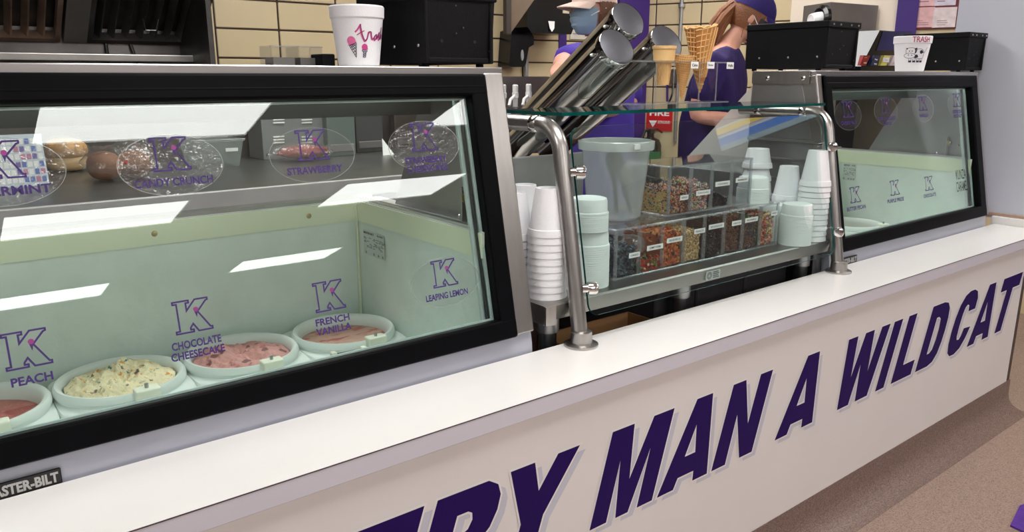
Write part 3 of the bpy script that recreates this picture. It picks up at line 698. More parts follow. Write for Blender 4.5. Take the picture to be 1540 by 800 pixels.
# ================================================================== STEEL TABLE
ZTB = 0.826; TY0, TY1, TX0, TX1 = .204, .90, 1.080, 2.270
tb = thing('steel_table', (1.65, .55, 0), 'stainless steel prep table with cups and topping bins behind the sneeze guard', 'table')
Pp = [(TY0 + .004, ZTB), (TY0, ZTB - .004), (TY0 + .008, ZTB - .040), (TY0 + .03, ZTB - .048), (TY0 + .03, ZTB - .044), (TY0 + .012, ZTB - .036), (TY0 + .012, ZTB - .008), (TY1, ZTB - .008), (TY1, ZTB)]
n = len(Pp)
MB().add([(x, y, z) for x in (TX0, TX1) for y, z in Pp], [(i, (i + 1) % n, n + (i + 1) % n, n + i) for i in range(n)] + [tuple(range(n)), tuple(range(n, 2 * n))]).build('table_top', mat('table steel', (.30, .29, .27), .38, 1.0, .08, 7), tb)
MB().prism([(TX0 - .002, ZTB - .002), (TX0 - .002, ZTB - .045), (TX0 + .028, ZTB - .048), (TX0 + .028, ZTB - .002)], .004, frame((0, TY0 - .001, 0), (1, 0, 0), (0, 0, 1))).build('corner_gusset', STEEL, tb)
MB().box(TX0 - .003, TX0, TY0 + .002, TY1, ZTB - .045, ZTB).build('side_skirt', STEEL, tb)
for x in (TX0 + .06, 1.62, TX1 - .06):
    for y in (TY0 + .06, TY1 - .06):
        lgm = MB().tube([(x, y, 0.0), (x, y, ZTB - .07)], .021, 16).build('leg', mat('leg steel', (.22, .23, .24), .35, 1.0), tb, True)
        MB().tube([(x, y, ZTB - .085), (x, y, ZTB - .04)], .027, 16).build('leg_socket', STEELD, lgm, True)
MB().box(1.54, TX1 - .03, TY0 + .05, TY1 - .05, .25, .265).build('undershelf', STEELD, tb)
pn = PY(1070, 416, TY0 + .004)
ns = MB().box(pn.x - .028, pn.x + .032, TY0 - .0002, TY0 + .004, ZTB - .034, ZTB - .010).build('approval_sticker', mat('silver sticker', rgb(190, 192, 190), .4), tb)
Mn = frame((pn.x - .028, TY0 - .0006, ZTB - .034), (1, 0, 0), (0, 0, 1)); t_ = MB()
for r0, r1 in ((.010, .008), (.006, .0045)):
    P = arc(.013, .012, r0, 0, 360, 20)[:-1]; Q = arc(.013, .012, r1, 0, 360, 20)[:-1]
    t_.add([Mn @ Vector((a, b, 0)) for a, b in P + Q], [(i, (i + 1) % 20, 20 + (i + 1) % 20, 20 + i) for i in range(20)])
for i in range(4): t_.box(.028, .055 - .004 * (i % 2), .004 + i * .005, .006 + i * .005, 0, .0003, Mn)
t_.build('sticker_print', INK, ns)
# dark bins and drawers below the table
DARKB = mat('dark grey plastic', rgb(52, 50, 54), .4, 0, .1, 8)
for i, (xa, xb) in enumerate(((1.56, 1.735), (1.74, 1.965), (1.97, 2.195))):
    t = thing('waste_bin', ((xa + xb) / 2, .5, .27), ['dark grey bin under the steel table, nearest the cardboard box', 'dark grey bin under the steel table, middle one', 'dark grey bin under the steel table, next to the right freezer'][i], 'bin', 'bins under the table')
    MB().bbox(xa, xb, .30, .75, .27, .745, .012, 3).build('body', DARKB, t, True); MB().bbox(xa - .002, xb + .002, .295, .755, .735, .765, .006).build('lid', DARKB, t, True)
# cardboard box
CARD = mat('cardboard', rgb(158, 118, 78), .8, 0, .08, 12)
cb = thing('cardboard_box', (1.36, .30, .0), 'open cardboard box standing behind the counter under the toppings', 'box')
bx0, bx1, by0, by1, bz = 1.175, 1.500, .236, .345, .700
MB().box(bx0, bx1, by0, by0 + .004, .30, bz).build('front_side', CARD, cb); MB().box(bx0, bx1, by1 - .004, by1, .30, bz).build('back_side', CARD, cb)
MB().box(bx0, bx0 + .004, by0, by1, .30, bz).build('end_side', CARD, cb); MB().box(bx1 - .004, bx1, by0, by1, .30, bz).build('end_side', CARD, cb)
MB().box(bx0, bx1, by0, by1, .296, .30).build('bottom', CARD, cb)
MB().box(bx0 - .0008, bx0, by0 + .01, by0 + .045, bz - .045, bz - .02).build('printed_patch', INK, cb)
st_ = thing('box_stand', (1.34, .29, 0), 'wire crate under the open cardboard box', 'crate')
MB().box(bx0, bx1, by0, by1, .28, .295).build('deck', DARKB, st_)
for x in (bx0 + .01, bx1 - .01):
    for y in (by0 + .01, by1 - .01): MB().tube([(x, y, 0), (x, y, .285)], .008, 8).build('leg', DARKB, st_)
pts = [(1.19, .350, .705), (1.205, .352, .714), (1.23, .356, .722), (1.26, .362, .735)]
tag(MB().tube(pts, [.011, .012, .013, .006], 12).build('rolled_paper', mat('crumpled white paper', rgb(220, 205, 196), .8, 0, .05, 30, .6, 60), None, True), 'rolled white paper tube leaning over the cardboard box edge', 'paper')
# ================================================================== CUPS
def cup_profile(rr_, rb, h, rimh=.0155, t=.002):
    # inverted: rim at z = 0, closed base at z = h
    return [(rr_ - t, 0), (rr_, 0), (rr_, .003), (rr_ - .0022, rimh), (rr_ - .0045, rimh + .001), (rb + .001, h - .006), (rb, h), (rb - .005, h), (rb - .006, h - .004)]
_cm = {}
def cup_data(key, prof, m, seg=32):
    if key not in _cm:
        o = MB().lathe(prof, seg, None, False, True).build(key, m, None, True, ang=28); _cm[key] = o.data; bpy.data.objects.remove(o)
    return _cm[key]
def stack(name, data, x, y, z, n, pitch, what, where, cat, group):
    for i in range(n):
        o = bpy.data.objects.new(name, data); COL.objects.link(o)
        o.location = (x, y, z + (n - 1 - i) * pitch); o.rotation_euler = (0, 0, i * .7)
        od = ORD[i] if i < n - 1 else 'bottom'
        lab = f'{what}, {od} of the stack {where}'
        tag(o, lab, cat, group)
C16 = cup_data('foam_cup', cup_profile(.0475, .0285, .108), FOAM)
CBIG = cup_data('foam_cup', cup_profile(.0540, .040, .085), FOAM)
CSM = cup_data('foam_cup', cup_profile(.041, .032, .082), FOAM)
BOWL = cup_data('foam_bowl', [(.046, 0), (.0485, 0), (.0485, .0018), (.0468, .0050), (.0455, .0055), (.0445, .030), (.0425, .036), (.035, .038), (.030, .036)], FOAMG)
BOWLS = cup_data('foam_bowl', [(.041, 0), (.0425, 0), (.0425, .0018), (.0408, .005), (.040, .0055), (.0365, .028), (.034, .031), (.028, .031), (.024, .029)], FOAMG)
p = PZ(824, 440, ZTB); stack('foam_cup', C16, 1.142, .272, ZTB, 10, .0163, 'white foam cup', 'between left freezer and steel post', 'cup', 'foam cups at the left post')
stack('foam_cup', CBIG, 1.165, .385, ZTB, 9, .0175, 'wide white foam cup', 'behind the one at the left post', 'cup', 'wide foam cups behind the left post')
stack('foam_cup', CSM, 1.108, .352, ZTB, 8, .0185, 'narrow white foam cup', 'half hidden by the left freezer', 'cup', 'narrow foam cups by the left freezer')
stack('foam_bowl', BOWL, 1.290, .283, ZTB, 20, .0053, 'pale foam bowl', 'beside the cookie bin, lower part', 'bowl', 'foam bowls left of the toppings')
stack('foam_bowl', BOWLS, 1.283, .283, ZTB + 19 * .0053 + .0385, 9, .0052, 'smaller pale foam bowl', 'on top of the left bowls', 'bowl', 'small foam bowls left of the toppings')
stack('foam_cup', C16, 2.222, .248, ZTB, 11, .0172, 'white foam cup', 'tallest, beside the right steel post', 'cup', 'foam cups at the right post')
pb = PZ(1197, 366, ZTB); stack('foam_bowl', BOWL, 2.125, .242, ZTB, 17, .0055, 'pale foam bowl', 'at the right end of the toppings', 'bowl', 'foam bowls right of the toppings')
stack('foam_bowl', BOWL, 2.133, .338, ZTB, 14, .0057, 'pale foam bowl', 'behind the right end bowls', 'bowl', 'foam bowls behind the right end bowls')
stack('foam_cup', CSM, 2.228, .346, ZTB, 10, .0128, 'narrow white foam cup', 'in front of the right freezer side', 'cup', 'narrow foam cups near the right freezer')
p2 = PX(1143, 262, 2.09)
stack('foam_bowl', cup_data('foam_bowl_large', [(.052, 0), (.0545, 0), (.0545, .002), (.0525, .006), (.051, .0065), (.047, .040), (.044, .044), (.036, .045), (.030, .043)], FOAM), 2.198, .445, ZTB, 20, .0065, 'large white foam bowl', 'under the two upside-down cups', 'bowl', 'large foam bowls')
stack('foam_cup', cup_data('foam_cup_wide', cup_profile(.048, .034, .062), FOAM), 2.198, .445, ZTB + 19 * .0065 + .046, 2, .042, 'wide white foam cup', 'on the large bowls, highest of all', 'cup', 'wide foam cups on the large bowls')
stack('foam_bowl', BOWLS, 2.005, .322, .9585, 8, .0055, 'small pale foam bowl', 'on the lower organizer', 'bowl', 'small foam bowls behind the acrylic')

# ================================================================== TOPPING BINS
def bits(n, x0, x1, y0, y1, z0, z1, size, shape='rod', seed=1, slope=.012):
    rnd = random.Random(seed); mb = MB()
    def h(x, y): return z1 + slope * noise.noise(Vector((x * 30 + seed, y * 30, 0))) + slope * .6 * ((y - y0) / (y1 - y0))
    # core
    nx, ny = 6, 5; vs = []; fs = []
    for j in range(ny + 1):
        for i in range(nx + 1):
            x = x0 + .002 + (x1 - x0 - .004) * i / nx; y = y0 + .003 + (y1 - y0 - .006) * j / ny; vs.append((x, y, h(x, y) - .003))
    for j in range(ny):
        for i in range(nx): a = j * (nx + 1) + i; fs.append((a, a + 1, a + nx + 2, a + nx + 1))
    mb.add(vs, fs)
    mb.add([(x0 + .002, y0 + .003, z0), (x1 - .002, y0 + .003, z0), (x1 - .002, y0 + .003, z1 - .003), (x0 + .002, y0 + .003, z1 - .003)], [(0, 1, 2, 3)])
    mb.add([(x0 + .002, y0 + .003, z0), (x0 + .002, y1, z0), (x0 + .002, y1, z1 - .003), (x0 + .002, y0 + .003, z1 - .003)], [(0, 3, 2, 1)])
    for i in range(n):
        u = rnd.random()
        if u < .55: p = Vector((rnd.uniform(x0 + .002, x1 - .002), y0 + rnd.uniform(.001, .004), 0)); p.z = rnd.uniform(z0 + .002, h(p.x, p.y))
        elif u < .85: p = Vector((rnd.uniform(x0 + .002, x1 - .002), y0 + (y1 - y0) * rnd.random() ** 1.5, 0)); p.z = h(p.x, p.y) - rnd.uniform(0, .003)
        else: p = Vector((x0 + rnd.uniform(.001, .004), rnd.uniform(y0, y1), 0)); p.z = rnd.uniform(z0 + .002, h(p.x, p.y))
        d = Vector((rnd.gauss(0, 1), rnd.gauss(0, 1), rnd.gauss(0, 1))).normalized(); M = axisM(p, d); s = size * rnd.uniform(.7, 1.3)
        if shape == 'rod': mb.box(-s * .28, s * .28, -s * .28, s * .28, -s, s, M)
        elif shape == 'chunk':
            vs = [Vector((rnd.uniform(.6, 1.1) * a, rnd.uniform(.6, 1.1) * b, rnd.uniform(.6, 1.1) * c)) * s for a, b, c in ((1, 0, 0), (-1, 0, 0), (0, 1, 0), (0, -1, 0), (0, 0, 1), (0, 0, -1))]
            mb.add([M @ q for q in vs], [(0, 2, 4), (2, 1, 4), (1, 3, 4), (3, 0, 4), (2, 0, 5), (1, 2, 5), (3, 1, 5), (0, 3, 5)])
        elif shape == 'lens':
            mb.lathe([(s * .1, -s * .45), (s * .8, -s * .3), (s, 0), (s * .8, s * .3), (s * .1, s * .45)], 7, M)
    return mb
def organizer(name, x0, x1, y0, y1, z0, z1, nb, label, labels, gaps=()):
    t = thing(name, ((x0 + x1) / 2, (y0 + y1) / 2, z0), label, 'organizer')
    th = .0035
    MB().box(x0, x1, y0, y1, z0, z0 + .006).build('base_sheet', ACRYL, t)
    MB().box(x0, x1, y1 - th, y1, z0, z1).build('back_sheet', ACRYL, t)
    MB().box(x0, x1, y0, y1, z1 - th, z1).build('lid_sheet', ACRYL, t)
    w = (x1 - x0) / nb; ew = .004
    for i in range(nb + 1):
        x = x0 + i * w
        MB().box(x - th / 2, x + th / 2, y0, y1, z0 + .006, z1 - th).build('divider', ACRYL, t)
        e = MB()
        if i < nb: e.bbox(x + .002, x + .002 + ew, y0 - .003, y0 + .003, z0 + .004, z1 - .004, .001, 1)
        if i > 0: e.bbox(x - .002 - ew, x - .002, y0 - .003, y0 + .003, z0 + .004, z1 - .004, .001, 1)
        e.build('door_edge', ACRE, t)
    for i in range(nb):
        MB().box(x0 + i * w + .003, x0 + (i + 1) * w - .003, y0 - .001, y0 + .001, z0 + .006, z1 - .006).build('bin_front', ACRYL, t)
    for zz in (z0, z1 - .006): MB().bbox(x0 - .002, x1 + .002, y0 - .004, y0 + .002, zz, zz + .006, .0015, 1).build('front_rail', ACRE, t)
    for zz in (z0, z1 - .005): MB().bbox(x0 - .003, x0 + .002, y0, y1, zz, zz + .005, .001, 1).build('side_rail', ACRE, t)
    MB().bbox(x0 - .004, x0 + .003, y0 - .004, y0 + .003, z0, z1, .001, 1).build('corner_post', ACRE, t); MB().bbox(x1 - .003, x1 + .004, y0 - .004, y0 + .003, z0, z1, .001, 1).build('corner_post', ACRE, t)
    for i, (s, lw, lz, lx) in labels.items():
        cx = x0 + (i + .5) * w + lx; M = frame((cx - lw / 2, y0 - .0042, z0 + lz), (1, 0, 0), (0, 0, 1))
        l = MB().box(0, lw, 0, .0135, -.0003, .0003, M).build('bin_label', LABELW, t)
        tt = MB(); add_text(tt, s, M, lw * .14, .0042, lw * .72, .0050, .012, .0006); tt.build('label_text', INK, l)
    return w
LX0, LX1, LY0, LY1, LZ0, LZ1 = 1.362, 2.058, .266, .46, ZTB, .958
w = organizer('topping_organizer', LX0, LX1, LY0, LY1, LZ0, LZ1, 8, 'long clear acrylic topping organizer of eight bins on the steel table',
    {0: ('OREO', .040, .052, .022), 1: ('GUMMY WORMS', .062, .062, .012), 2: ('REESES PIECES', .062, .072, .002), 3: ('PEANUTS', .046, .083, .018), 4: ('MINI CHOCOLATE CHIPS', .068, .088, .004), 5: ('HEATH', .044, .086, .010), 6: ('M & M MINIS', .062, .088, -.006), 7: ('NERDS', .032, .095, .020)})
def pile(name, org, i, w, zt, mb_args, m, label):
    x0, y0, y1, z0 = org
    a = x0 + i * w + .007; b = x0 + (i + 1) * w - .007
    mb = bits(mb_args[0], a, b, y0 + .006, y1 - .02, z0 + .007, zt, mb_args[1], mb_args[2], i * 13 + int(zt * 1000) % 7)
    o = mb.build(name, m); tag(o, label, 'topping', None, 'stuff'); return o
LO = (LX0, LY0, LY1 - .03, LZ0)
pile('cookie_crumbs', LO, 0, w, .905, (420, .007, 'chunk'), island('cookie bits', [rgb(40, 44, 52), rgb(66, 78, 88), rgb(30, 30, 34), rgb(96, 118, 130), rgb(52, 60, 70)]), 'dark cookie pieces in leftmost bin of lower organizer')
pile('gummy_worms', LO, 1, w, .862, (150, .010, 'rod'), island('gummy bits', [rgb(150, 40, 34), rgb(190, 70, 50), rgb(96, 110, 52), rgb(190, 150, 120), rgb(120, 30, 34)], .25), 'red and green gummy worms in second bin of lower organizer')
pile('candy_pieces', LO, 2, w, .918, (420, .0058, 'lens'), island('orange candy', [rgb(206, 104, 50), rgb(176, 74, 36), rgb(214, 140, 70), rgb(90, 44, 30), rgb(196, 94, 46)], .3), 'orange and brown candy pieces in third bin of lower organizer')
pile('chopped_nuts', LO, 3, w, .915, (900, .0038, 'chunk'), island('nut bits', [rgb(206, 178, 128), rgb(186, 152, 100), rgb(222, 200, 156), rgb(164, 128, 82)], .6), 'chopped tan nuts in fourth bin of lower organizer')
pile('chocolate_chips', LO, 4, w, .895, (420, .0048, 'chunk'), island('chip bits', [rgb(46, 32, 32), rgb(64, 44, 40), rgb(34, 26, 28)], .4), 'dark chocolate chips in fifth bin of lower organizer')
pile('toffee_bits', LO, 5, w, .940, (800, .0045, 'chunk'), island('toffee bits', [rgb(104, 66, 44), rgb(126, 84, 56), rgb(82, 50, 36), rgb(140, 100, 70)], .5), 'brown toffee bits in sixth bin of lower organizer')
pile('mini_candies', LO, 6, w, .912, (500, .0048, 'lens'), island('mini candy', [rgb(120, 66, 44), rgb(70, 84, 60), rgb(90, 60, 50), rgb(150, 90, 50), rgb(60, 64, 84)], .3), 'small dark coated candies in seventh bin of lower organizer')
pile('rainbow_candies', LO, 7, w, .925, (620, .0044, 'chunk'), island('rainbow candy', [rgb(206, 52, 52), rgb(70, 130, 62), rgb(226, 190, 90), rgb(222, 130, 70), rgb(120, 70, 60), rgb(230, 220, 200)], .3), 'red green and yellow candies in rightmost bin of lower organizer')
UX0, UX1, UY0, UY1, UZ0, UZ1 = 1.592, 1.955, .300, .455, .9585, 1.0955
w2 = organizer('topping_organizer', UX0, UX1, UY0, UY1, UZ0, UZ1, 4, 'short clear acrylic topping organizer of four bins stacked on the lower one',
    {0: ('NERDS', .034, .042, .016), 1: ('Rainbow Sprinkles', .062, .048, .006), 2: ('CHOCOLATE SPRINKLES', .066, .066, .0), 3: ('MARSHMALLOW', .06, .07, 0)})
UO = (UX0, UY0, UY1 - .02, UZ0)
pile('crunch_candies', UO, 0, w2, 1.030, (1500, .0036, 'chunk'), island('crunch candy', [rgb(206, 90, 60), rgb(222, 190, 120), rgb(60, 100, 150), rgb(96, 66, 52), rgb(220, 160, 140), rgb(80, 110, 70), rgb(150, 60, 60), rgb(206, 190, 160)], .4), 'many-coloured crunchy candies in left bin of upper organizer')
pile('rainbow_sprinkles', UO, 1, w2, 1.036, (1700, .0040, 'rod'), island('sprinkles', [rgb(230, 226, 222), rgb(214, 70, 80), rgb(70, 120, 160), rgb(232, 200, 110), rgb(80, 140, 90), rgb(226, 140, 150), rgb(236, 232, 226)], .35), 'rainbow sprinkles in second bin of upper organizer')
pile('chocolate_sprinkles', UO, 2, w2, .992, (700, .0040, 'rod'), island('dark sprinkles', [rgb(48, 34, 38), rgb(64, 46, 46), rgb(36, 28, 32)], .35), 'dark chocolate sprinkles in third bin of upper organizer')
# scoops resting in the bins
def scoop(x, y, z, ang, label, m):
    t = thing('scoop', (x, y, z), label, 'scoop', 'scoops in the topping bins')
    d = Vector((math.cos(ang), math.sin(ang) * .5, .25)).normalized()
    MB().tube([Vector((x, y, z)) + d * s for s in (0, .05, .09)], [.004, .0045, .005], 8).build('handle', m, t, True)
    MB().lathe([(.004, -.012), (.014, -.008), (.018, 0), (.017, 0), (.012, -.007)], 14, Matrix.Translation((x, y, z))).build('bowl', m, t, True)
SCP = mat('dark scoop plastic', rgb(52, 50, 54), .4)
scoop(1.61 + .045, .40, 1.046, 2.6, 'dark plastic scoop lying on the crunchy candies', SCP)
scoop(1.505, .40, .90, 2.9, 'dark plastic scoop beside the gummy worms', SCP)
bg = MB(); rnd = random.Random(2); n = 18; vs = []; fs = []
for j in range(9):
    for i in range(n):
        a = 2 * math.pi * i / n; ph = -math.pi / 2 + math.pi * j / 8; r = .034 * math.cos(ph) * (1 + .25 * noise.noise(Vector((i * .9, j * .9, 3))))
        vs.append((1.483 + r * math.cos(a), .325 + .045 * math.cos(ph) * math.sin(a), .893 + .028 * math.sin(ph) * (1 + .3 * noise.noise(Vector((i * .7, j * .8, 9))))))
for j in range(8):
    for i in range(n): k = (i + 1) % n; fs.append((j * n + i, j * n + k, (j + 1) * n + k, (j + 1) * n + i))
CRINK = glass('crinkled clear bag', (.93, .93, .93), .10, .05, .10, (.8, .8, .8), .8, 50)
tag(bg.add(vs, fs).build('clear_bag', CRINK, None, True), 'crumpled clear plastic bag in the gummy worm bin', 'bag')

# ================================================================== UTENSIL BUCKET
BX, BY, BZ = 1.478, .388, .9585
MILK = glass('translucent bucket plastic', (.92, .94, .94), .05, .12, .42, (.88, .91, .90))
bk = thing('utensil_bucket', (BX, BY, BZ), 'translucent plastic bucket of scoops standing on the lower topping organizer', 'bucket')
Mb = Matrix.Translation((BX, BY, BZ))
MB().lathe([(.066, .002), (.072, .008), (.090, .190)], 40, Mb, True, False).build('body', MILK, bk, True)
MB().lathe([(.090, .182), (.0995, .184), (.101, .205), (.093, .207), (.0915, .205), (.0915, .19)], 40, Mb, False, False).build('rim', glass('bucket rim plastic', (.8, .83, .83), .05, .15, .8, (.88, .91, .90)), bk, True)
MB().bbox(BX - .035, BX - .015, BY - .100, BY - .094, BZ + .189, BZ + .203, .001, 1).build('rim_tag', LABELW, bk)
UT = mat('dark utensil plastic', rgb(16, 26, 34), .4)
for i, (ax, ay, bx_, by_, L, m, lb) in enumerate([(-.045, -.03, .045, -.02, .19, UT, 'dark scoop leaning left inside the translucent bucket'), (.005, .02, .01, .0, .18, UT, 'dark scoop standing in the middle of the translucent bucket'), (-.01, -.04, .05, -.035, .15, STEEL, 'steel handled spoon inside the translucent bucket')]):
    t = thing('serving_scoop', (BX + bx_, BY + by_, BZ + .01), lb, 'utensil', 'utensils in the bucket')
    a = Vector((BX + bx_, BY + by_, BZ + .012)); b = Vector((BX + ax, BY + ay, BZ + L)); d = (b - a).normalized()
    MB().tube([a, a + (b - a) * .6], .006, 10).build('handle', m, t, True)
    MB().tube([a + (b - a) * .55, a + (b - a) * .7, a + (b - a) * .85, b], [.006, .018, .020, .010], 12).build('head', m, t, True)

# ================================================================== STEEL CUP TUBES
AX = Vector((-.09, -.85, .52)).normalized()
TB = mat('mirror steel tube', (.36, .35, .34), .09, 1.0, .05, 5)
LIDM = mat('scuffed steel lid', (.11, .11, .125), .45, 0.6, .12, 16)
for i, (px, py, D, L, lb) in enumerate([(945, 28, 2.07, .66, 'steel cup dispenser tube, topmost of the three'), (928, 70, 1.93, .64, 'steel cup dispenser tube in front of the topmost one'), (1003, 62, 2.12, .66, 'steel cup dispenser tube behind the cake cone')]):
    P = PD(px, py, D); t = thing('cup_dispenser_tube', P - AX * L, lb, 'dispenser', 'steel cup dispenser tubes')
    M = axisM(P, -AX)
    MB().lathe([(.0475, .012), (.0475, L)], 48, M, False, True).build('tube', TB, t, True)
    MB().lathe([(.0505, .0), (.0515, .002), (.0515, .022), (.0485, .024)], 48, M, False, False).build('collar', CHROME, t, True)
    MB().lathe([(.002, -.001), (.046, -.001), (.0505, .001)], 48, M, True, False).build('end_lid', LIDM, t, True)
    MB().lathe([(.005, 0), (.005, .006), (.0025, .012)], 12, axisM(P + Matrix.Rotation(0, 3, 'X') @ (-AX * .04) + M.to_3x3() @ Vector((.0475, 0, 0)), M.to_3x3() @ Vector((1, 0, 0)))).build('catch_screw', CHROME, t, True)
rk = thing('tube_rack', (1.42, .80, ZTB), 'grey steel rack holding the lower ends of the tubes', 'rack')
MB().bbox(1.33, 1.66, .70, .712, ZTB, 1.10, .003, 1).build('front_plate', mat('grey painted steel', rgb(150, 154, 150), .45, .2), rk)
for x in (1.33, 1.65): MB().box(x, x + .012, .71, .88, ZTB, 1.06).build('cheek', mat('grey painted steel', rgb(150, 154, 150)), rk)
# ================================================================== CONE DISPLAY
YC = .306; ZS1 = ZS + .008
cx0 = PY(944, 171, YC).x; cx1 = PY(1078, 163, YC).x
ch = thing('cone_holder', ((cx0 + cx1) / 2, YC, ZS1), 'clear acrylic cone display stand on the glass shelf', 'stand')
hz = ZS1 + .113
MB().box(cx0 - .01, cx1 + .01, YC - .03, YC + .035, ZS1 + .010, ZS1 + .014).build('base_plate', ACRE, ch)
for x in (cx0 + .03, cx0 + .07, cx1 - .10, cx1 - .06): MB().box(x - .006, x + .006, YC - .02, YC + .02, ZS1, ZS1 + .010).build('foot', ACRE, ch)
MB().box(cx0 - .015, cx1 + .012, YC - .035, YC + .035, hz, hz + .004).build('top_plate', ACRE, ch)
for f in (.18, .37, .66, .86):
    x = cx0 + (cx1 - cx0) * f; MB().box(x - .0015, x + .0015, YC - .03, YC + .03, ZS1 + .014, hz).build('upright', ACRYL, ch)
    MB().box(x - .0015, x + .0015, YC - .032, YC - .030, ZS1 + .014, hz).build('upright_edge', ACRE, ch)
for f, s in ((.58, 'Cake'), (.765, 'Sugar'), (1.0, 'Waffle')):
    x = cx0 + (cx1 - cx0) * f; M = frame((x - .017, YC - .0365, hz - .014), (1, 0, 0), (0, 0, 1))
    l = MB().box(0, .030, 0, .017, 0, .0006, M).build('price_tag', LABELW, ch); tt = MB(); add_text(tt, s, M, .004, .005, .022, .007, .02, .0009); tt.build('tag_text', INK, l)
CONE = mat('golden cone', rgb(214, 164, 102), .6, 0, .10, 40, .2, 120)
CONEL = mat('pale cake cone', rgb(224, 184, 124), .6, 0, .05, 30, .1, 120)
def cone_body(prof, M, seg=48):
    return MB().lathe([(r, z) for r, z in prof], seg, M, True, False)
def ridges(prof, M, ribs, turns, r, rings=0, out=.0006):
    """raised wafer grid: two crossing families of helical ribs, or ribs and hoops"""
    z0, z1 = prof[0][1], prof[-1][1]; mb = MB()
    def rad(z):
        for (r0, za), (r1, zb) in zip(prof, prof[1:]):
            if za <= z <= zb: return r0 + (r1 - r0) * (z - za) / (zb - za)
        return prof[-1][0]
    for sg_ in ((1, -1) if not rings else (1,)):
        for k_ in range(ribs):
            pts = []
            for i in range(15):
                f_ = .06 + .94 * i / 14; z = z0 + (z1 - z0) * f_; a = 2 * math.pi * (k_ / ribs + sg_ * turns * f_); q = rad(z) + out
                pts.append(M @ Vector((q * math.cos(a), q * math.sin(a), z)))
            mb.tube(pts, [r * (.35 + .65 * i / 14) for i in range(15)], 5, False)
    for k_ in range(rings):
        f_ = .08 + .92 * (k_ + 1) / rings; z = z0 + (z1 - z0) * f_; q = rad(z) + out
        mb.tube([M @ Vector((q * math.cos(2 * math.pi * i / 28), q * math.sin(2 * math.pi * i / 28), z + .004 * math.sin(2 * math.pi * i / 28))) for i in range(29)], r, 5, False)
    return mb
# cake cone
RIDGE = mat('light wafer ridge', rgb(232, 190, 128), .6, 0, .08, 60)
xk = PY(998, 100, YC).x
kc = thing('cake_cone', (xk, YC, hz - .055), 'pale flat-bottomed cake cone standing in the acrylic stand', 'cone', 'sample cones')
M = Matrix.Translation((xk, YC, hz - .055)); pr_ = [(.0155, 0), (.0195, .055)]
st = cone_body(pr_, M).build('stem', CONEL, kc, True); ridges(pr_, M, 14, .22, .0007).build('stem_grid', RIDGE, st, True)
MB().lathe([(.0195, .055), (.0265, .060), (.0285, .088), (.0305, .089), (.0305, .096), (.028, .096), (.025, .062)], 40, M, False, True).build('cup', CONEL, kc, True)
xk = PY(1026, 100, YC).x
sc_ = thing('sugar_cone', (xk, YC - .004, hz - .093), 'slim pointed sugar cone in the acrylic stand', 'cone', 'sample cones')
M = Matrix.Translation((xk, YC - .004, hz - .093)); pr_ = [(.002, 0), (.0245, .112)]
bd_ = cone_body(pr_, M).build('wrap', CONE, sc_, True); ridges(pr_, M, 26, .12, .0006, 18).build('wrap_grid', RIDGE, bd_, True)
xk = PY(1052, 100, YC).x
M = frame((xk + .010, YC + .002, hz - .076), (1, 0, .0), (0, 1, 0)) @ Matrix.Rotation(R(-5), 4, 'Y')
wc = thing('waffle_cone', (xk, YC, hz - .076), 'large rolled waffle cone, tallest in the acrylic stand', 'cone', 'sample cones')
pr_ = [(.002, 0), (.022, .080), (.0385, .168)]
WAF = mat('deep golden waffle', rgb(196, 134, 72), .55, 0, .12, 60, .25, 90)
bd_ = cone_body(pr_, M, 64).build('wrap', WAF, wc, True); ridges(pr_, M, 20, .10, .0016, 13).build('wrap_grid', RIDGE, bd_, True)
rimp = [M @ Vector(((.0385 + .0015) * math.cos(2 * math.pi * i / 40), (.0385 + .0015) * math.sin(2 * math.pi * i / 40), .168 + .0035 * math.sin(i * 1.9) + .002 * math.sin(i * 4.1))) for i in range(41)]
MB().tube(rimp, .0028, 6).build('crumbly_rim', RIDGE, wc, True)
vs = []; fs = []
for i in range(33):
    a = -2.7 + 1.9 * i / 32
    for h in (.03, .10, .166): q = (.002 + .0365 * h / .168) * 1.12 + .003; vs.append(M @ Vector((q * math.cos(a), q * math.sin(a), h)))
for i in range(32):
    for k_ in range(2): fs.append((3 * i + k_, 3 * i + 3 + k_, 3 * i + 4 + k_, 3 * i + 1 + k_))
fl2 = MB().add(vs, fs); nv = len(fl2.v); fl2.v += [v + Vector((0, .0015, 0)) for v in fl2.v[:nv]]; fl2.f += [tuple(q + nv for q in reversed(f2)) for f2 in fs]
fo = fl2.build('overlap_flap', WAF, wc, True)
gr_ = MB()
for k_ in range(7):
    a = -2.65 + 1.8 * k_ / 6; gr_.tube([M @ Vector((((.002 + .0365 * h / .168) * 1.12 + .0035) * math.cos(a + h * 2), ((.002 + .0365 * h / .168) * 1.12 + .0035) * math.sin(a + h * 2), h)) for h in (.04, .08, .12, .165)], .0015, 5, False)
for k_ in range(9):
    h = .045 + .0145 * k_; gr_.tube([M @ Vector((((.002 + .0365 * h / .168) * 1.12 + .0035) * math.cos(-2.7 + 1.9 * i / 10), ((.002 + .0365 * h / .168) * 1.12 + .0035) * math.sin(-2.7 + 1.9 * i / 10), h + .012 * i / 10)) for i in range(11)], .0015, 5, False)
gr_.build('flap_grid', RIDGE, fo, True)
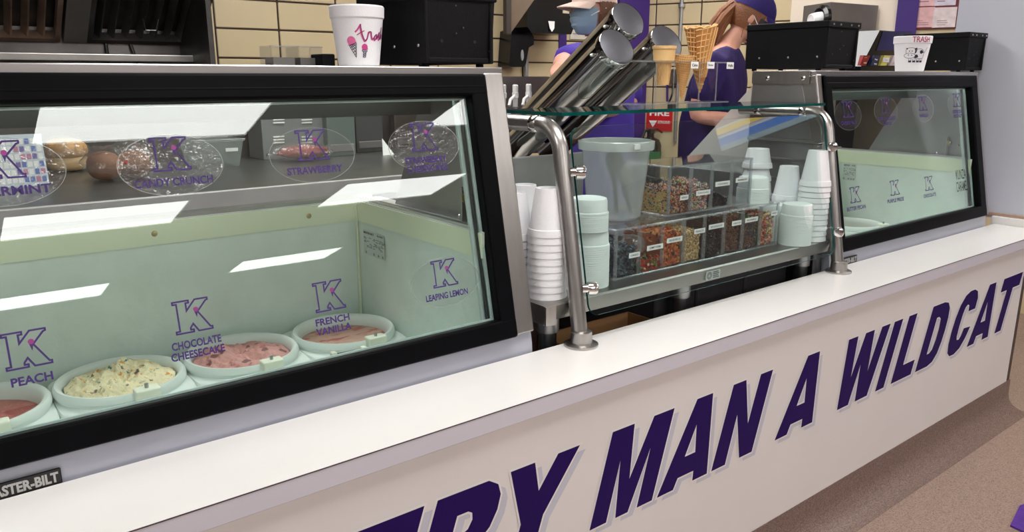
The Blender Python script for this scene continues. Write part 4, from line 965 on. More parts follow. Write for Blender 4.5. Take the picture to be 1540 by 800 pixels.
# ================================================================== BLACK METAL BOXES ON THE FREEZER TOPS
ZF = 1.346
RIV = mat('steel rivet', (.55, .54, .52), .3, 1.0)
def black_box(x0, x1, yf, yb, label):
    t = thing('metal_box', ((x0 + x1) / 2, (yf + yb) / 2, ZF), label, 'box', 'black riveted metal boxes')
    z0, z1 = ZF + .007, 1.498
    vs = [(x0 + .006, yf + .008, z0), (x1 - .004, yf + .008, z0), (x1 - .004, yb, z0), (x0 + .006, yb, z0), (x0, yf, z1), (x1, yf, z1), (x1, yb, z1), (x0, yb, z1)]
    MB().add(vs, [(3, 2, 1, 0), (4, 5, 6, 7), (0, 1, 5, 4), (1, 2, 6, 5), (2, 3, 7, 6), (3, 0, 4, 7)]).build('body', BLACKM, t)
    MB().bbox(x0 - .003, x1 + .004, yf - .004, yb, z1 - .018, z1 + .003, .003).build('lid', BLACKM, t, True)
    for x in (x0 + .003, x1 - .014): MB().bbox(x, x + .009, yf - .002, yf + .010, z0, z1 - .018, .002, 1).build('corner_strip', BLACKM, t)
    MB().bbox(x0 + .012, x1 - .016, yf + .001, yf + .008, z0 + .002, z0 + .012, .002, 1).build('bottom_lip', BLACKM, t)
    w = x1 - x0
    for f in (.14, .36, .69, .92): MB().lathe([(.0035, 0), (.003, .0015), (.001, .002)], 10, axisM((x0 + w * f, yf - .004, z1 - .008), (0, -1, 0))).build('rivet', RIV, t, True)
    for fx, fz in ((.06, .88), (.94, .82), (.45, .80), (.55, .5), (.45, .42), (.05, .2), (.93, .18)): MB().lathe([(.002, 0), (.0018, .001), (.0006, .0015)], 8, axisM((x0 + w * fx, yf + .0022, z0 + (z1 - z0) * fz), (0, -1, 0))).build('rivet', mat('dark rivet', (.10, .10, .10), .4, .6), t, True)
    for fx in (.26, .72): MB().lathe([(.0035, -.002), (.0035, .0006)], 10, axisM((x0 + w * fx, yf + .0052, z0 + .045), (0, -1, 0))).build('screw_hole', INK, t)
    for fy in (.1, .45, .82):
        MB().lathe([(.0035, 0), (.003, .0015), (.001, .002)], 10, axisM((x0 + .0045, yf + (yb - yf) * fy, z0 + .036), (-1, 0, .04))).build('rivet', RIV, t, True)
    for x in (x0 + .015, x1 - .02):
        for y in (yf + .03, yb - .03): MB().box(x - .006, x + .006, y - .006, y + .006, ZF, z0).build('foot', BLACKM, t)
black_box(.862, 1.043, .338, .62, 'black riveted metal box on the left freezer beside the trash cup')
black_box(2.365, 2.56, .338, .64, 'black riveted metal box above the left corner of the right freezer')
black_box(3.405, 3.572, .338, .60, 'black riveted metal box beside the white partition')

# ================================================================== DECORATED FOAM TRASH CUPS
def wrap_cup(x, y, rb, rt, h, label, strokes):
    t = thing('foam_trash_cup', (x, y, ZF), label, 'cup', 'decorated foam trash cups')
    M = Matrix.Translation((x, y, ZF))
    rim = h * .78
    rr0 = rb + (rt - rb) * .74
    MB().lathe([(rb - .003, .0), (rb, .003), (rr0, rim), (rt - .001, rim + .003), (rt, h - .003), (rt - .002, h), (rt - .006, h), (rb - .004, .012)], 48, M, True, True).build('cup_body', FOAM, t, True, ang=30)
    a0 = math.atan2(CAM.y - y, CAM.x - x)
    def rad(v):
        return (rb + (rr0 - rb) * v / rim if v < rim else rt) + .0006
    def put(mb, pts, fs, lift=0.0):
        out = []
        for u, v in pts:
            a = a0 + u / rb if False else a0 + u / ((rb + rt) / 2); r = rad(v) + lift
            out.append(Vector((x + r * math.cos(a), y + r * math.sin(a), ZF + v)))
        mb.add(out, fs)
    for nm, m, kind, pts, w, lift in strokes:
        mb = MB()
        if kind == 'line':
            P = [Vector(p) for p in pts]; Q = []
            for i in range(len(P) - 1):
                p0, p1, p2, p3 = P[max(i - 1, 0)], P[i], P[i + 1], P[min(i + 2, len(P) - 1)]
                for k_ in range(5):
                    s = k_ / 5; Q.append(.5 * ((2 * p1) + (p2 - p0) * s + (2 * p0 - 5 * p1 + 4 * p2 - p3) * s * s + (3 * p1 - p0 - 3 * p2 + p3) * s ** 3))
            Q.append(P[-1]); vs = []
            for i, q in enumerate(Q):
                d = (Q[min(i + 1, len(Q) - 1)] - Q[max(i - 1, 0)]); d = d.normalized() if d.length > 1e-9 else Vector((1, 0))
                nrm = Vector((-d.y, d.x)) * w / 2; vs += [tuple(q + nrm), tuple(q - nrm)]
            put(mb, vs, [(2 * i, 2 * i + 1, 2 * i + 3, 2 * i + 2) for i in range(len(Q) - 1)], lift)
        elif kind == 'seg':
            P = [Vector(p) for p in pts]
            for a, b in zip(P[::2], P[1::2]):
                d = (b - a).normalized(); nrm = Vector((-d.y, d.x)) * w / 2
                put(mb, [tuple(a + nrm), tuple(a - nrm), tuple(b - nrm), tuple(b + nrm)], [(0, 1, 2, 3)], lift)
        elif kind == 'fill': put(mb, pts, [tuple(range(len(pts)))], lift)
        elif kind == 'text':
            vs, fs = text_mesh(pts, .01); (u0, v0, tw, th_) = w
            put(mb, [(u0 + a * tw, v0 + b * th_) for a, b in vs], fs, lift)
        mb.build(nm, m, t)
    return t
PINK = mat('pink marker', rgb(222, 110, 160), .6, 0, .08, 60); HOTP = mat('hot pink marker', rgb(206, 70, 140), .6, 0, .08, 60); NAVY = mat('navy marker', rgb(38, 28, 60), .6); CARM = mat('crimson marker', rgb(170, 40, 90), .6, 0, .1, 60)
def cv(L, s, cx): return [((480 + X / 5.5 - cx) * s, (100.5 - Y / 5.5) * s) for X, Y in L]
s1 = .00116; cxx = 534.5
def C1(L): return cv(L, s1, cxx)
word = [[(330, 165), (333, 205), (345, 262), (368, 312), (392, 292), (404, 250), (412, 232), (432, 236), (436, 262), (444, 292), (462, 290), (478, 268), (498, 252), (484, 262), (470, 286), (482, 302), (502, 272), (506, 252), (510, 290), (528, 262), (540, 232), (538, 262), (546, 290), (528, 300), (560, 280), (580, 180), (570, 290), (590, 250), (602, 290)]]
S1 = []
for wd in word:
    S1.append(('word_glow', HOTP, 'line', C1([(x - 6, y + 8) for x, y in wd]), .0032, 0)); S1.append(('word_line', NAVY, 'line', C1(wd), .0011, .0004))
S1.append(('letter_stroke', HOTP, 'line', C1([(275, 240), (300, 215), (328, 168)]), .0030, 0)); S1.append(('letter_stroke', CARM, 'line', C1([(292, 266), (325, 245), (362, 226)]), .0016, .0005))
S1.append(('scoop_drawing', PINK, 'fill', C1(arc(235, 318, 42, 0, 360, 24)[:-1]), 0, 0)); S1.append(('scoop_drawing', PINK, 'fill', C1([(200, 362), (205, 330), (280, 318), (284, 340), (240, 350)]), 0, .0001))
S1.append(('cone_drawing', NAVY, 'line', C1([(212, 362), (282, 336)]), .0012, .0004)); S1.append(('cone_drawing', NAVY, 'seg', C1([(212, 362), (276, 468), (282, 336), (276, 468), (225, 358), (279, 430), (240, 352), (280, 402), (256, 346), (281, 376), (222, 380), (281, 350), (234, 400), (280, 376), (248, 424), (279, 404), (260, 446), (277, 432)]), .0011, .0004))
S1.append(('scoop_drawing', HOTP, 'fill', C1(arc(364, 374, 30, 0, 360, 20)[:-1]), 0, 0)); S1.append(('scoop_drawing', HOTP, 'fill', C1([(336, 396), (396, 382), (396, 396), (340, 400)]), 0, .0001))
S1.append(('cone_drawing', NAVY, 'seg', C1([(338, 400), (388, 402), (338, 400), (338, 413), (388, 402), (388, 415), (338, 413), (388, 415), (350, 414), (346, 466), (378, 415), (371, 467), (346, 466), (371, 467), (350, 420), (374, 440), (376, 420), (348, 446), (349, 440), (372, 460), (374, 440), (348, 462)]), .0011, .0004))
p = PZ(539, 100.5, ZF)
wrap_cup(.765, .435, .0415, .0555, .119, 'white foam cup marked trash with pink ice cream cone drawings', S1)
s2 = .00246 * .98
def C2(L): return [((1330 + X / 7.27 - 1366.5) * s2, (101 - Y / 7.27) * s2) for X, Y in L]
S2 = [('trash_word', CARM, 'text', 'TRASH', (C2([(262, 412)])[0][0], C2([(262, 412)])[0][1], .058, .0215), .0004)]
LK = .0013
S2.append(('cow_drawing', NAVY, 'line', C2([(215, 540), (210, 500), (225, 478), (260, 470), (292, 478), (303, 505), (300, 540)]), LK, .0002))
S2.append(('cow_drawing', NAVY, 'line', C2(arc(250, 558, 58, 0, 360, 18, 28)), LK, .0002))
S2.append(('cow_drawing', NAVY, 'fill', C2([(205, 475), (228, 474), (224, 492)]), 0, .0003)); S2.append(('cow_drawing', NAVY, 'fill', C2([(292, 480), (318, 470), (322, 492), (300, 498)]), 0, .0003))
for q in ((245, 508), (272, 508), (237, 550), (272, 553)): S2.append(('cow_drawing', NAVY, 'fill', C2(arc(q[0], q[1], 6, 0, 360, 8)[:-1]), 0, .0003))
S2.append(('cow_drawing', NAVY, 'line', C2([(305, 495), (340, 484), (378, 492), (402, 520), (405, 560), (396, 588), (350, 592), (300, 585)]), LK, .0002))
S2.append(('cow_spot', NAVY, 'fill', C2([(352, 505), (376, 496), (398, 522), (372, 540), (356, 530)]), 0, .0003)); S2.append(('cow_spot', NAVY, 'fill', C2([(298, 580), (312, 545), (332, 548), (345, 576), (320, 584)]), 0, .0003)); S2.append(('cow_spot', NAVY, 'fill', C2([(300, 500), (322, 494), (314, 528), (304, 534)]), 0, .0003))
S2.append(('cow_drawing', NAVY, 'line', C2([(395, 528), (415, 520), (428, 500), (434, 480), (440, 465)]), LK, .0002))
for q in (258, 302, 345, 383):
    S2.append(('cow_leg', NAVY, 'seg', C2([(q - 11, 588), (q - 12, 614), (q + 11, 588), (q + 12, 614)]), LK, .0002)); S2.append(('cow_hoof', NAVY, 'fill', C2([(q - 16, 612), (q + 16, 612), (q + 16, 632), (q - 16, 632)]), 0, .0003))
p = PY(1368, 101, .415)
wrap_cup(p.x, .415, .050, .068, .131, 'white foam cup marked trash with a cow drawing', S2)
# small clear organisers beside the first cup
for i, (xa, xb, y, h, lb) in enumerate(((409, 450, 68, 1, 'clear plastic sachet tray behind the left freezer top'), (450, 486, 69, 1, 'clear plastic sachet tray next to the trash cup'))):
    a = PY(xa, 100, .50).x; b = PY(xb, 100, .50).x; t = thing('sachet_tray', ((a + b) / 2, .53, ZF), lb, 'tray', 'clear sachet trays'); hh = .041
    for (u0, u1, v0, v1) in ((a, b, .50, .502), (a, b, .56, .562), (a, a + .002, .50, .562), (b - .002, b, .50, .562)): MB().box(u0, u1, v0, v1, ZF, ZF + hh).build('wall_sheet', ACRYL, t)
    MB().bbox(a - .001, b + .001, .497, .503, ZF + hh - .003, ZF + hh, .001, 1).build('lip', ACRE, t); MB().box(a + .006, b - .006, .506, .55, ZF, ZF + .018).build('sachets', mat('grey sachets', rgb(120, 116, 110), .7), t)
a = PY(486, 100, .47).x; b = PY(505, 100, .47).x
tag(MB().bbox(a, b, .47, .53, ZF, ZF + .026, .003).build('black_box', BLACKM), 'small black box tucked behind the first trash cup', 'box')

# ================================================================== RANGE HOOD AND REAR PREP LINE
HD = mat('greasy dark steel', (.16, .15, .145), .35, .85, .3, 5)
HD2 = mat('dark baffle steel', (.075, .07, .066), .4, .7, .3, 9)
HB = mat('brown stained baffle', (.34, .24, .18), .4, .7, .3, 9)
YB = 2.60
hd = thing('range_hood', (.1, 2.5, 1.2), 'dark stainless range hood with slanted baffle filters at upper left', 'hood')
zf = PY(150, 55, YB).z; fd = Vector((0, -1.07, .81)).normalized()
def fpt(px, s): b = PY(px, 55, YB); return Vector((b.x, YB, zf)) + fd * s
MB().box(1.025, 1.045, 2.22, YW - .008, 1.2, 2.45).build('end_panel', HD2, hd)
MB().box(-1.9, 1.03, YB + .03, YW - .008, .9, 2.45).build('back_panel', HD, hd)
MB().box(-1.9, 1.03, 1.75, YB + .04, 2.3, 2.45).build('canopy_top', HD, hd)
MF = frame(Vector((0, YB + .02, zf - .01)), (1, 0, 0), fd)
MB().box(-1.9, 1.025, 0, .75, -.05, -.04, MF).build('filter_tray', HD2, hd)
for k_, (pa, pb_, sl, m) in enumerate(((-260, 90, [-150, -125, -100, -75, -50, -30, 13, 38, 62], HB), (130, 300, [147, 167, 188, 209, 230, 250, 269, 288], HD))):
    a = fpt(pa, 0).x; b = fpt(pb_, 0).x
    ff = MB().box(a, b, 0, .02, -.02, .02, MF).box(a, a + .018, 0, .7, -.02, .02, MF).box(b - .018, b, 0, .7, -.02, .02, MF).build('filter_frame', HB if k_ == 0 else HD, hd)
    for s_ in sl:
        x = fpt(s_, 0).x; Ms = MF @ Matrix.Translation((x, .02, -.005)) @ Matrix.Rotation(R(32), 4, 'Y')
        MB().box(-.004, .004, 0, .68, -.016, .016, Ms).build('baffle', m, ff)
    xm = (a + b) / 2; MB().tube([MF @ Vector((xm - .03, .16, .02)), MF @ Vector((xm - .02, .12, .045)), MF @ Vector((xm + .02, .12, .045)), MF @ Vector((xm + .03, .16, .02))], .002, 6).build('wire_handle', STEEL, ff)
a = PY(93, 40, YB).x; b = PY(128, 40, YB).x
MB().box(a, b, 0, .7, -.024, .02, MF).build('filter_divider', mat('dull grey steel', (.26, .25, .24), .4, .6), hd)
z1 = PY(100, 80, 2.45).z; z2 = PY(100, 92, 2.45).z; xr = PY(300, 85, 2.45).x
MB().bbox(-1.9, xr, 2.45, 2.58, z2, z1, .004).build('grease_rail', mat('worn rail steel', (.42, .40, .38), .35, .9, .2, 5), hd)
MB().bbox(xr, PY(313, 85, 2.45).x, 2.45, 2.58, z2 - .01, z1 - .008, .003).build('rail_cap', HD2, hd)
for px in (163, 197):
    x = PY(px, 85, 2.60).x; MB().tube([(x, 2.62, 1.25), (x + (.03 if px > 180 else 0), 2.60, z2 - .03), (x, 2.62, 1.50)], .006, 8).build('pipe', HD2, hd)
# rear prep shelf seen through the left freezer glass
SHZ = 1.0
rs = thing('rear_prep_table', (.4, 1.7, 0), 'dark steel prep table behind the left freezer', 'table')
MB().bbox(-1.5, 2.05, 1.22, 2.2, SHZ - .04, SHZ, .004).build('table_top', mat('dark worktop steel', (.16, .17, .17), .35, .8, .15, 6), rs)
MB().box(-1.5, 2.05, 1.25, 2.18, .05, SHZ - .04).build('cabinet', HD, rs)
MB().bbox(-1.5, 2.05, 1.21, 1.225, SHZ - .05, SHZ + .006, .003).build('front_lip', mat('pale lip', rgb(196, 192, 192), .4, .3), rs)
MB().box(-1.5, 1.95, 2.2, 2.212, .5, 1.30).build('backsplash', HD, rs)
def ellip(c, r, nseg=24, nr=14, wob=0.0, seed=0, e=1.0):
    vs = []; fs = []
    for j in range(nr + 1):
        ph = -math.pi / 2 + math.pi * j / nr
        for i in range(nseg):
            a = 2 * math.pi * i / nseg
            d = Vector((math.cos(ph) * math.cos(a), math.cos(ph) * math.sin(a), math.sin(ph)))
            d = Vector([math.copysign(abs(v) ** e, v) for v in d])
            f = 1 + wob * noise.noise(d * 2.5 + Vector((seed, 0, 0))); vs.append((c[0] + r[0] * d.x * f, c[1] + r[1] * d.y * f, c[2] + r[2] * d.z * f))
    for j in range(nr):
        for i in range(nseg): k_ = (i + 1) % nseg; fs.append((j * nseg + i, j * nseg + k_, (j + 1) * nseg + k_, (j + 1) * nseg + i))
    return MB().add(vs, fs)
BREAD = mat('tan bun crust', rgb(198, 150, 96), .5, 0, .12, 10); BREADL = mat('pale bun side', rgb(216, 180, 132), .6, 0, .1, 12)
b = PZ(106, 259, SHZ)
t = thing('bread_bag', b, 'plump tan bread bun in a clear bag behind the glass', 'bread')
ellip((b.x, b.y + .05, SHZ + .075), (.070, .085, .040), e=.8).build('bun_top', BREAD, t, True); ellip((b.x, b.y + .05, SHZ + .034), (.066, .08, .033), e=.7).build('bun_bottom', BREADL, t, True)
ellip((b.x, b.y + .05, SHZ + .060), (.080, .095, .062), 30, 20, .15, 3).build('bag', CRINK, t, True)
b = PZ(186, 274, SHZ)
t = thing('roll_bag', b, 'clear bag of brown rolls closed with a red tie', 'bread')
ellip((b.x - .035, b.y + .08, SHZ + .048), (.05, .07, .046), e=.85).build('roll', mat('brown roll', rgb(150, 100, 72), .6, 0, .2, 12), t, True); ellip((b.x + .06, b.y + .11, SHZ + .045), (.055, .07, .045)).build('roll', mat('brown roll', rgb(150, 100, 72)), t, True)
ellip((b.x + .015, b.y + .06, SHZ + .058), (.105, .10, .062), 30, 20, .3, 8).build('bag', CRINK, t, True)
MB().tube([(b.x + .0, b.y - .03, SHZ + .065), (b.x + .012, b.y - .035, SHZ + .065)], .006, 8).build('tie', mat('red tie', rgb(200, 50, 40)), t)
p = PY(36, 258, 1.75); tl = PY(0, 203, 1.75); br_ = PY(70, 258, 1.75)
t = thing('price_sheet', (p.x, 1.78, SHZ), 'printed sheet with grid and coloured squares leaning behind the glass', 'sheet')
w_ = br_.x - tl.x + .12; Ms = frame((br_.x - w_, 1.72, SHZ), (1, 0, 0), (0, .25, 1)); hS = .16
MB().box(0, w_, 0, hS, -.004, 0, Ms).build('board', mat('pale blue card', rgb(196, 208, 216), .6), t)
rnd = random.Random(5); cols = [mat('pink print', rgb(190, 120, 150)), mat('blue print', rgb(90, 110, 180)), mat('violet print', rgb(110, 90, 160)), LABELW]
mbs = [MB() for _ in cols]
for i in range(14):
    for j in range(6):
        q = 3 if i < 9 else rnd.choice([0, 1, 2, 3, 3]); mbs[q].box(.008 + i * w_ / 14.6, .008 + i * w_ / 14.6 + w_ / 19, .012 + j * .0235, .029 + j * .0235, 0, .0008, Ms)
for q, mb_ in enumerate(mbs):
    if mb_.v: mb_.build('printed_squares', cols[q], t)
a = PY(292, 250, 1.85); b = PY(366, 208, 1.85)
t = thing('plastic_bin', ((a.x + b.x) / 2, 1.9, SHZ), 'translucent plastic food bin with small white label behind the glass', 'bin')
TRB = glass('translucent bin plastic', (.8, .84, .83), .05, .15, .45, (.62, .68, .68))
zt_ = max(b.z, SHZ + .1)
vs = [(a.x + .015, 1.86, SHZ), (b.x - .02, 1.86, SHZ), (b.x - .02, 2.0, SHZ), (a.x + .015, 2.0, SHZ), (a.x, 1.85, zt_), (b.x, 1.85, zt_), (b.x, 2.02, zt_), (a.x, 2.02, zt_)]
MB().add(vs, [(3, 2, 1, 0), (0, 1, 5, 4), (1, 2, 6, 5), (2, 3, 7, 6), (3, 0, 4, 7)]).build('body', TRB, t)
MB().bbox(a.x - .005, b.x + .005, 1.845, 1.852, zt_ - .008, zt_, .001, 1).build('rim', ACRE, t); MB().box(b.x - .07, b.x - .025, 1.845, 1.849, zt_ - .045, zt_ - .033).build('label_strip', LABELW, t)
# louvered appliance
YL = 2.02
a = PY(391, 165, YL); b = PY(488, 165, YL)
t = thing('louvered_cabinet', ((a.x + b.x) / 2, 2.1, SHZ), 'grey steel cabinet with louvre slots behind the glass', 'cabinet')
MB().bbox(a.x, b.x, YL, 2.18, SHZ, a.z, .003).build('body', mat('grey louvre steel', rgb(138, 142, 142), .4, .35), t)
for cx in (419, 461):
    for cy0 in (176, 206):
        for i in range(3):
            q = PY(cx, cy0 + i * 4.4, YL); MB().bbox(q.x - .024, q.x + .024, YL - .004, YL, q.z - .0035, q.z + .0035, .0015, 1).build('louvre', mat('bright louvre', rgb(214, 214, 210), .4, .2), t)
c0 = PY(402, 223, 1.9); c1 = PY(500, 223, 1.9)
t = thing('snack_bag', ((c0.x + c1.x) / 2, 1.9, SHZ), 'glossy bag with red band lying in front of the louvered cabinet', 'bag')
ellip(((c0.x + c1.x) / 2, 1.90, SHZ + .035), ((c1.x - c0.x) / 2, .05, .035), 28, 16, .2, 5).build('bag', CRINK, t, True)
ellip(((c0.x + c1.x) / 2 + .01, 1.90, SHZ + .035), ((c1.x - c0.x) / 2 * .8, .045, .026), 28, 16, .15, 5).build('red_band', mat('red label film', rgb(150, 56, 48), .3), t, True)
for (xa, xb, yt, YY, nm, lb, m) in ((489, 532, 150, 1.98, 'grey_panel_cabinet', 'green-grey cabinet right of the louvered one', mat('green grey panel', rgb(96, 108, 104), .45)), (533, 574, 146, 2.06, 'dark_appliance', 'dark grey appliance behind the strawberry decals', mat('charcoal panel', rgb(70, 72, 74), .4)), (592, 650, 150, 2.15, 'equipment_rack', 'dark equipment rack at the end of the prep table', HD)):
    a = PY(xa, yt, YY); b = PY(xb, yt, YY); t = thing(nm, ((a.x + b.x) / 2, YY + .02, SHZ), lb, 'appliance')
    MB().bbox(a.x, b.x, YY, 2.19, SHZ, a.z + .02, .004).build('body', m, t)
    MB().bbox(a.x + .01, b.x - .01, YY - .006, YY, SHZ + .02, SHZ + .05, .002).build('drawer_front', STEELD, t); MB().bbox(a.x + .02, b.x - .02, YY - .010, YY - .004, a.z - .03, a.z - .022, .002).build('handle_bar', STEEL, t)
a = PY(575, 205, 1.9)
tag(MB().add([(a.x, 1.9, SHZ), (a.x + .055, 1.9, SHZ), (a.x + .015, 1.93, SHZ + .07), (a.x, 1.902, SHZ), (a.x + .055, 1.902, SHZ), (a.x + .015, 1.932, SHZ + .07)], [(0, 1, 2), (5, 4, 3), (0, 3, 4, 1), (1, 4, 5, 2), (2, 5, 3, 0)]).build('folded_paper', LABELW), 'folded white paper beside the grey cabinets behind the glass', 'paper')

# ================================================================== MIDDLE BACKGROUND
DISP = mat('smoky black plastic', rgb(16, 17, 18), .22, 0, .15, 6)
def wy(px, py, off): return PY(px, py, YW - off)
a = wy(795, 0, .22); b = wy(865, 52, .22)
t = thing('towel_dispenser', ((a.x + b.x) / 2, YW - .12, b.z), 'black paper towel dispenser on the tiled wall', 'dispenser')
P = [(a.x - .01, b.z + .03), (a.x + .02, b.z), (b.x - .035, b.z), (b.x, b.z + .07), (b.x + .01, b.z + .40), (a.x - .01, b.z + .40)]
MB().prism(P, .215, frame((0, YW - .008, 0), (1, 0, 0), (0, 0, 1))).build('housing', DISP, t)
q = wy(829, 48, .225); MB().add([(q.x - .025, YW - .226, q.z + .06), (q.x + .025, YW - .226, q.z + .06), (q.x + .018, YW - .232, q.z + .02), (q.x - .004, YW - .236, q.z), (q.x - .018, YW - .232, q.z + .02)], [(0, 1, 2, 3, 4)]).build('paper_tip', LABELW, t)
q = wy(851, 18, .225); MB().box(q.x - .025, q.x + .025, YW - .227, YW - .222, q.z - .008, q.z + .008).build('sticker', mat('tan sticker', rgb(200, 190, 160)), t)
a = wy(766, 40, .12); b = wy(803, 101, .12)
t = thing('soap_dispenser', ((a.x + b.x) / 2, YW - .07, b.z), 'black wall soap dispenser with grey window left of the conduit', 'dispenser')
hh = a.z - b.z; ww = (b.x - a.x)
P = [(a.x, b.z + hh * .03), (a.x + ww * .06, b.z), (a.x + ww * .6, b.z), (a.x + ww * .68, b.z + hh * .1), (a.x + ww * .8, b.z + hh * .5), (a.x + ww, b.z + hh * .58), (a.x + ww, b.z + hh * .78), (a.x + ww * .85, b.z + hh * .9), (a.x + ww * .4, b.z + hh), (a.x + ww * .1, b.z + hh * .9)]
MB().prism(P, .11, frame((0, YW - .008, 0), (1, 0, 0), (0, 0, 1))).build('housing', DISP, t)
q = wy(786, 83, .122); ellip((q.x, YW - .119, q.z), (.012, .004, .032), 14, 8).build('window', mat('grey window plastic', rgb(150, 152, 156), .3), t, True)
q0 = wy(792, 0, .03); q1 = wy(791, 116, .03)
tag(MB().tube([(q1.x, YW - .03, .3), (q1.x, YW - .03, ZC - .02)], .016, 12).build('conduit', mat('galvanised conduit', (.45, .45, .45), .4, .8), None, True), 'vertical grey conduit on the tiled wall by the soap dispenser', 'pipe')
q0 = wy(839, 50, .0); q1 = wy(848, 95, .0)
MB().box(q0.x, q1.x + .01, YW - .012, YW - .004, .9, 2.1).build('purple_strip', WPURP, wb)
q0 = wy(859, 22, .02); q1 = wy(893, 60, .02)
t = thing('wall_notice', ((q0.x + q1.x) / 2, YW - .015, q1.z), 'pale printed notice on the wall behind the masked worker', 'notice')
MB().box(q0.x, q1.x, YW - .016, YW - .008, q1.z, q1.z + .3).build('sheet', mat('pale notice paper', rgb(214, 208, 196), .7), t)
for i in range(8): MB().box(q0.x + .02, q1.x - .02, YW - .0175, YW - .016, q1.z + .03 + i * .03, q1.z + .036 + i * .03).build('text_line', mat('grey print', rgb(150, 148, 144)), t)
# shelf bracket upper middle
a = PY(758, 0, 2.3); b = PY(767, 52, 2.3)
t = thing('wall_cabinet', (a.x + .1, 2.4, b.z), 'brown metal bracket panel hanging above the soap dispenser', 'panel')
MB().bbox(a.x, b.x - .004, 2.28, 2.31, b.z, b.z + .5, .004).build('strut', mat('dark bracket', rgb(70, 62, 58), .5, .4), t)
c = PY(806, -4, 2.3); d = PY(768, 50, 2.3)
MB().prism([(d.x, d.z), (c.x, c.z), (c.x, c.z + .35), (d.x, c.z + .35)], .02, frame((0, 2.32, 0), (1, 0, 0), (0, 0, 1))).build('side_sheet', mat('brown panel steel', rgb(118, 100, 82), .5, .2), t)
# syrup pump rail
YS = 1.62
t0 = thing('syrup_rail', (2.0, YS, .9), 'steel syrup rail behind the tubes', 'rail')
a = PY(752, 166, YS); b = PY(835, 166, YS)
MB().bbox(a.x - .12, b.x, YS - .05, YS + .12, SHZ, a.z, .004).build('trough', mat('dark trough steel', (.14, .14, .14), .4, .8), t0)
c = PY(763, 115, YS + .16); d = PY(818, 115, YS + .16)
MB().box(a.x - .12, d.x, YS + .12, YS + .132, SHZ, c.z).build('backsplash', mat('tan backsplash steel', (.32, .28, .20), .35, .8, .1, 6), t0)
MB().box(PY(759, 165, YS - .052).x, PY(768, 165, YS - .052).x, YS - .053, YS - .05, a.z - .02, a.z - .010).build('rail_label', LABELW, t0)
PUMP = mat('white pump plastic', rgb(232, 230, 226), .35)
for i, (px, py) in enumerate(((757, 127), (775, 127), (795, 126))):
    q = PY(px, py, YS); t = thing('syrup_pump', (q.x, YS, a.z), ['white syrup pump half hidden by the freezer edge', 'white syrup pump in the middle of three', 'white syrup pump nearest the steel tubes'][i], 'pump', 'white syrup pumps')
    MB().lathe([(.011, a.z), (.011, a.z + .05), (.014, a.z + .052), (.014, q.z - .035), (.012, q.z - .034), (.0125, q.z - .005), (.009, q.z)], 16, Matrix.Translation((q.x, YS, 0))).build('plunger', PUMP, t, True)
    MB().tube([(q.x, YS, a.z + .062), (q.x - .05, YS - .03, a.z + .045), (q.x - .065, YS - .04, a.z + .02)], .007, 10).build('spout', PUMP, t, True)
    MB().lathe([(.018, a.z), (.018, a.z + .012), (.012, a.z + .014)], 16, Matrix.Translation((q.x, YS, 0))).build('collar', STEELD, t, True)
# fire extinguisher and sign on the side wall
def RWP(px, py, out=0.0):
    s_, z_ = onR(px, py); return RW0 + RWD * s_ + RWN * out + Vector((0, 0, z_))
e0 = RWP(984, 230, .09)
t = thing('fire_extinguisher', (e0.x, e0.y, e0.z - .42), 'dark fire extinguisher hanging on the wall below a red sign', 'extinguisher')
zt_ = RWP(984, 205, .09).z
MB().lathe([(.07, zt_ - .5), (.075, zt_ - .48), (.075, zt_ - .05), (.06, zt_ - .015), (.025, zt_), (.022, zt_ + .03)], 28, Matrix.Translation((e0.x, e0.y, 0))).build('cylinder', mat('dark chrome cylinder', (.12, .11, .10), .12, .9), t, True)
MB().bbox(e0.x - .02, e0.x + .02, e0.y - .02, e0.y + .02, zt_ + .02, zt_ + .06, .004).build('valve', mat('dark valve', (.12, .1, .1), .35, .8), t)
MB().tube([(e0.x, e0.y, zt_ + .05), (e0.x - .07, e0.y - .01, zt_ + .045), (e0.x - .10, e0.y - .01, zt_ - .01), (e0.x - .10, e0.y, zt_ - .2)], .010, 10).build('hose', INK, t, True)
MB().tube([(e0.x, e0.y, zt_ + .055), (e0.x + .04, e0.y - .02, zt_ + .06), (e0.x + .08, e0.y - .03, zt_ + .03)], .008, 8).build('handle', mat('red handle', rgb(120, 30, 26), .4), t, True)
MB().lathe([(.0765, zt_ - .16), (.0765, zt_ - .09)], 28, Matrix.Translation((e0.x, e0.y, 0)), False, False).build('green_band', mat('green label', rgb(60, 110, 70)), t, True)
s_a, z_a = onR(974, 160); s_b, z_b = onR(1011, 197)
t = thing('fire_sign', RWP(992, 180, .01), 'red fire extinguisher sign with a white arrow', 'sign')
MS = MR @ Matrix.Translation((s_a, z_b, .009 * sgn))
MB().box(0, s_b - s_a, 0, z_a - z_b, 0, .004 * sgn, MS).build('plate', mat('red sign', rgb(196, 26, 34), .4), t)
ww, hh = s_b - s_a, z_a - z_b; zz = .0048 * sgn
mbA = MB().add([MS @ Vector((x * ww, y * hh, zz)) for x, y in ((.10, .42), (.42, .42), (.26, .14))], [(0, 1, 2)]); mbA.build('arrow', LABELW, t); mbA = MB(); add_text(mbA, 'FIRE', MS, .12 * ww, .62 * hh, .76 * ww, .24 * hh, .03, zz); mbA.build('sign_word', LABELW, t); mbA = MB(); add_text(mbA, 'EXTINGUISHER', MS, .46 * ww, .30 * hh, .46 * ww, .12 * hh, .02, zz); mbA.build('sign_word', LABELW, t)
q = RWP(1026, 20, .02); q2_ = RWP(1023, 60, .02)
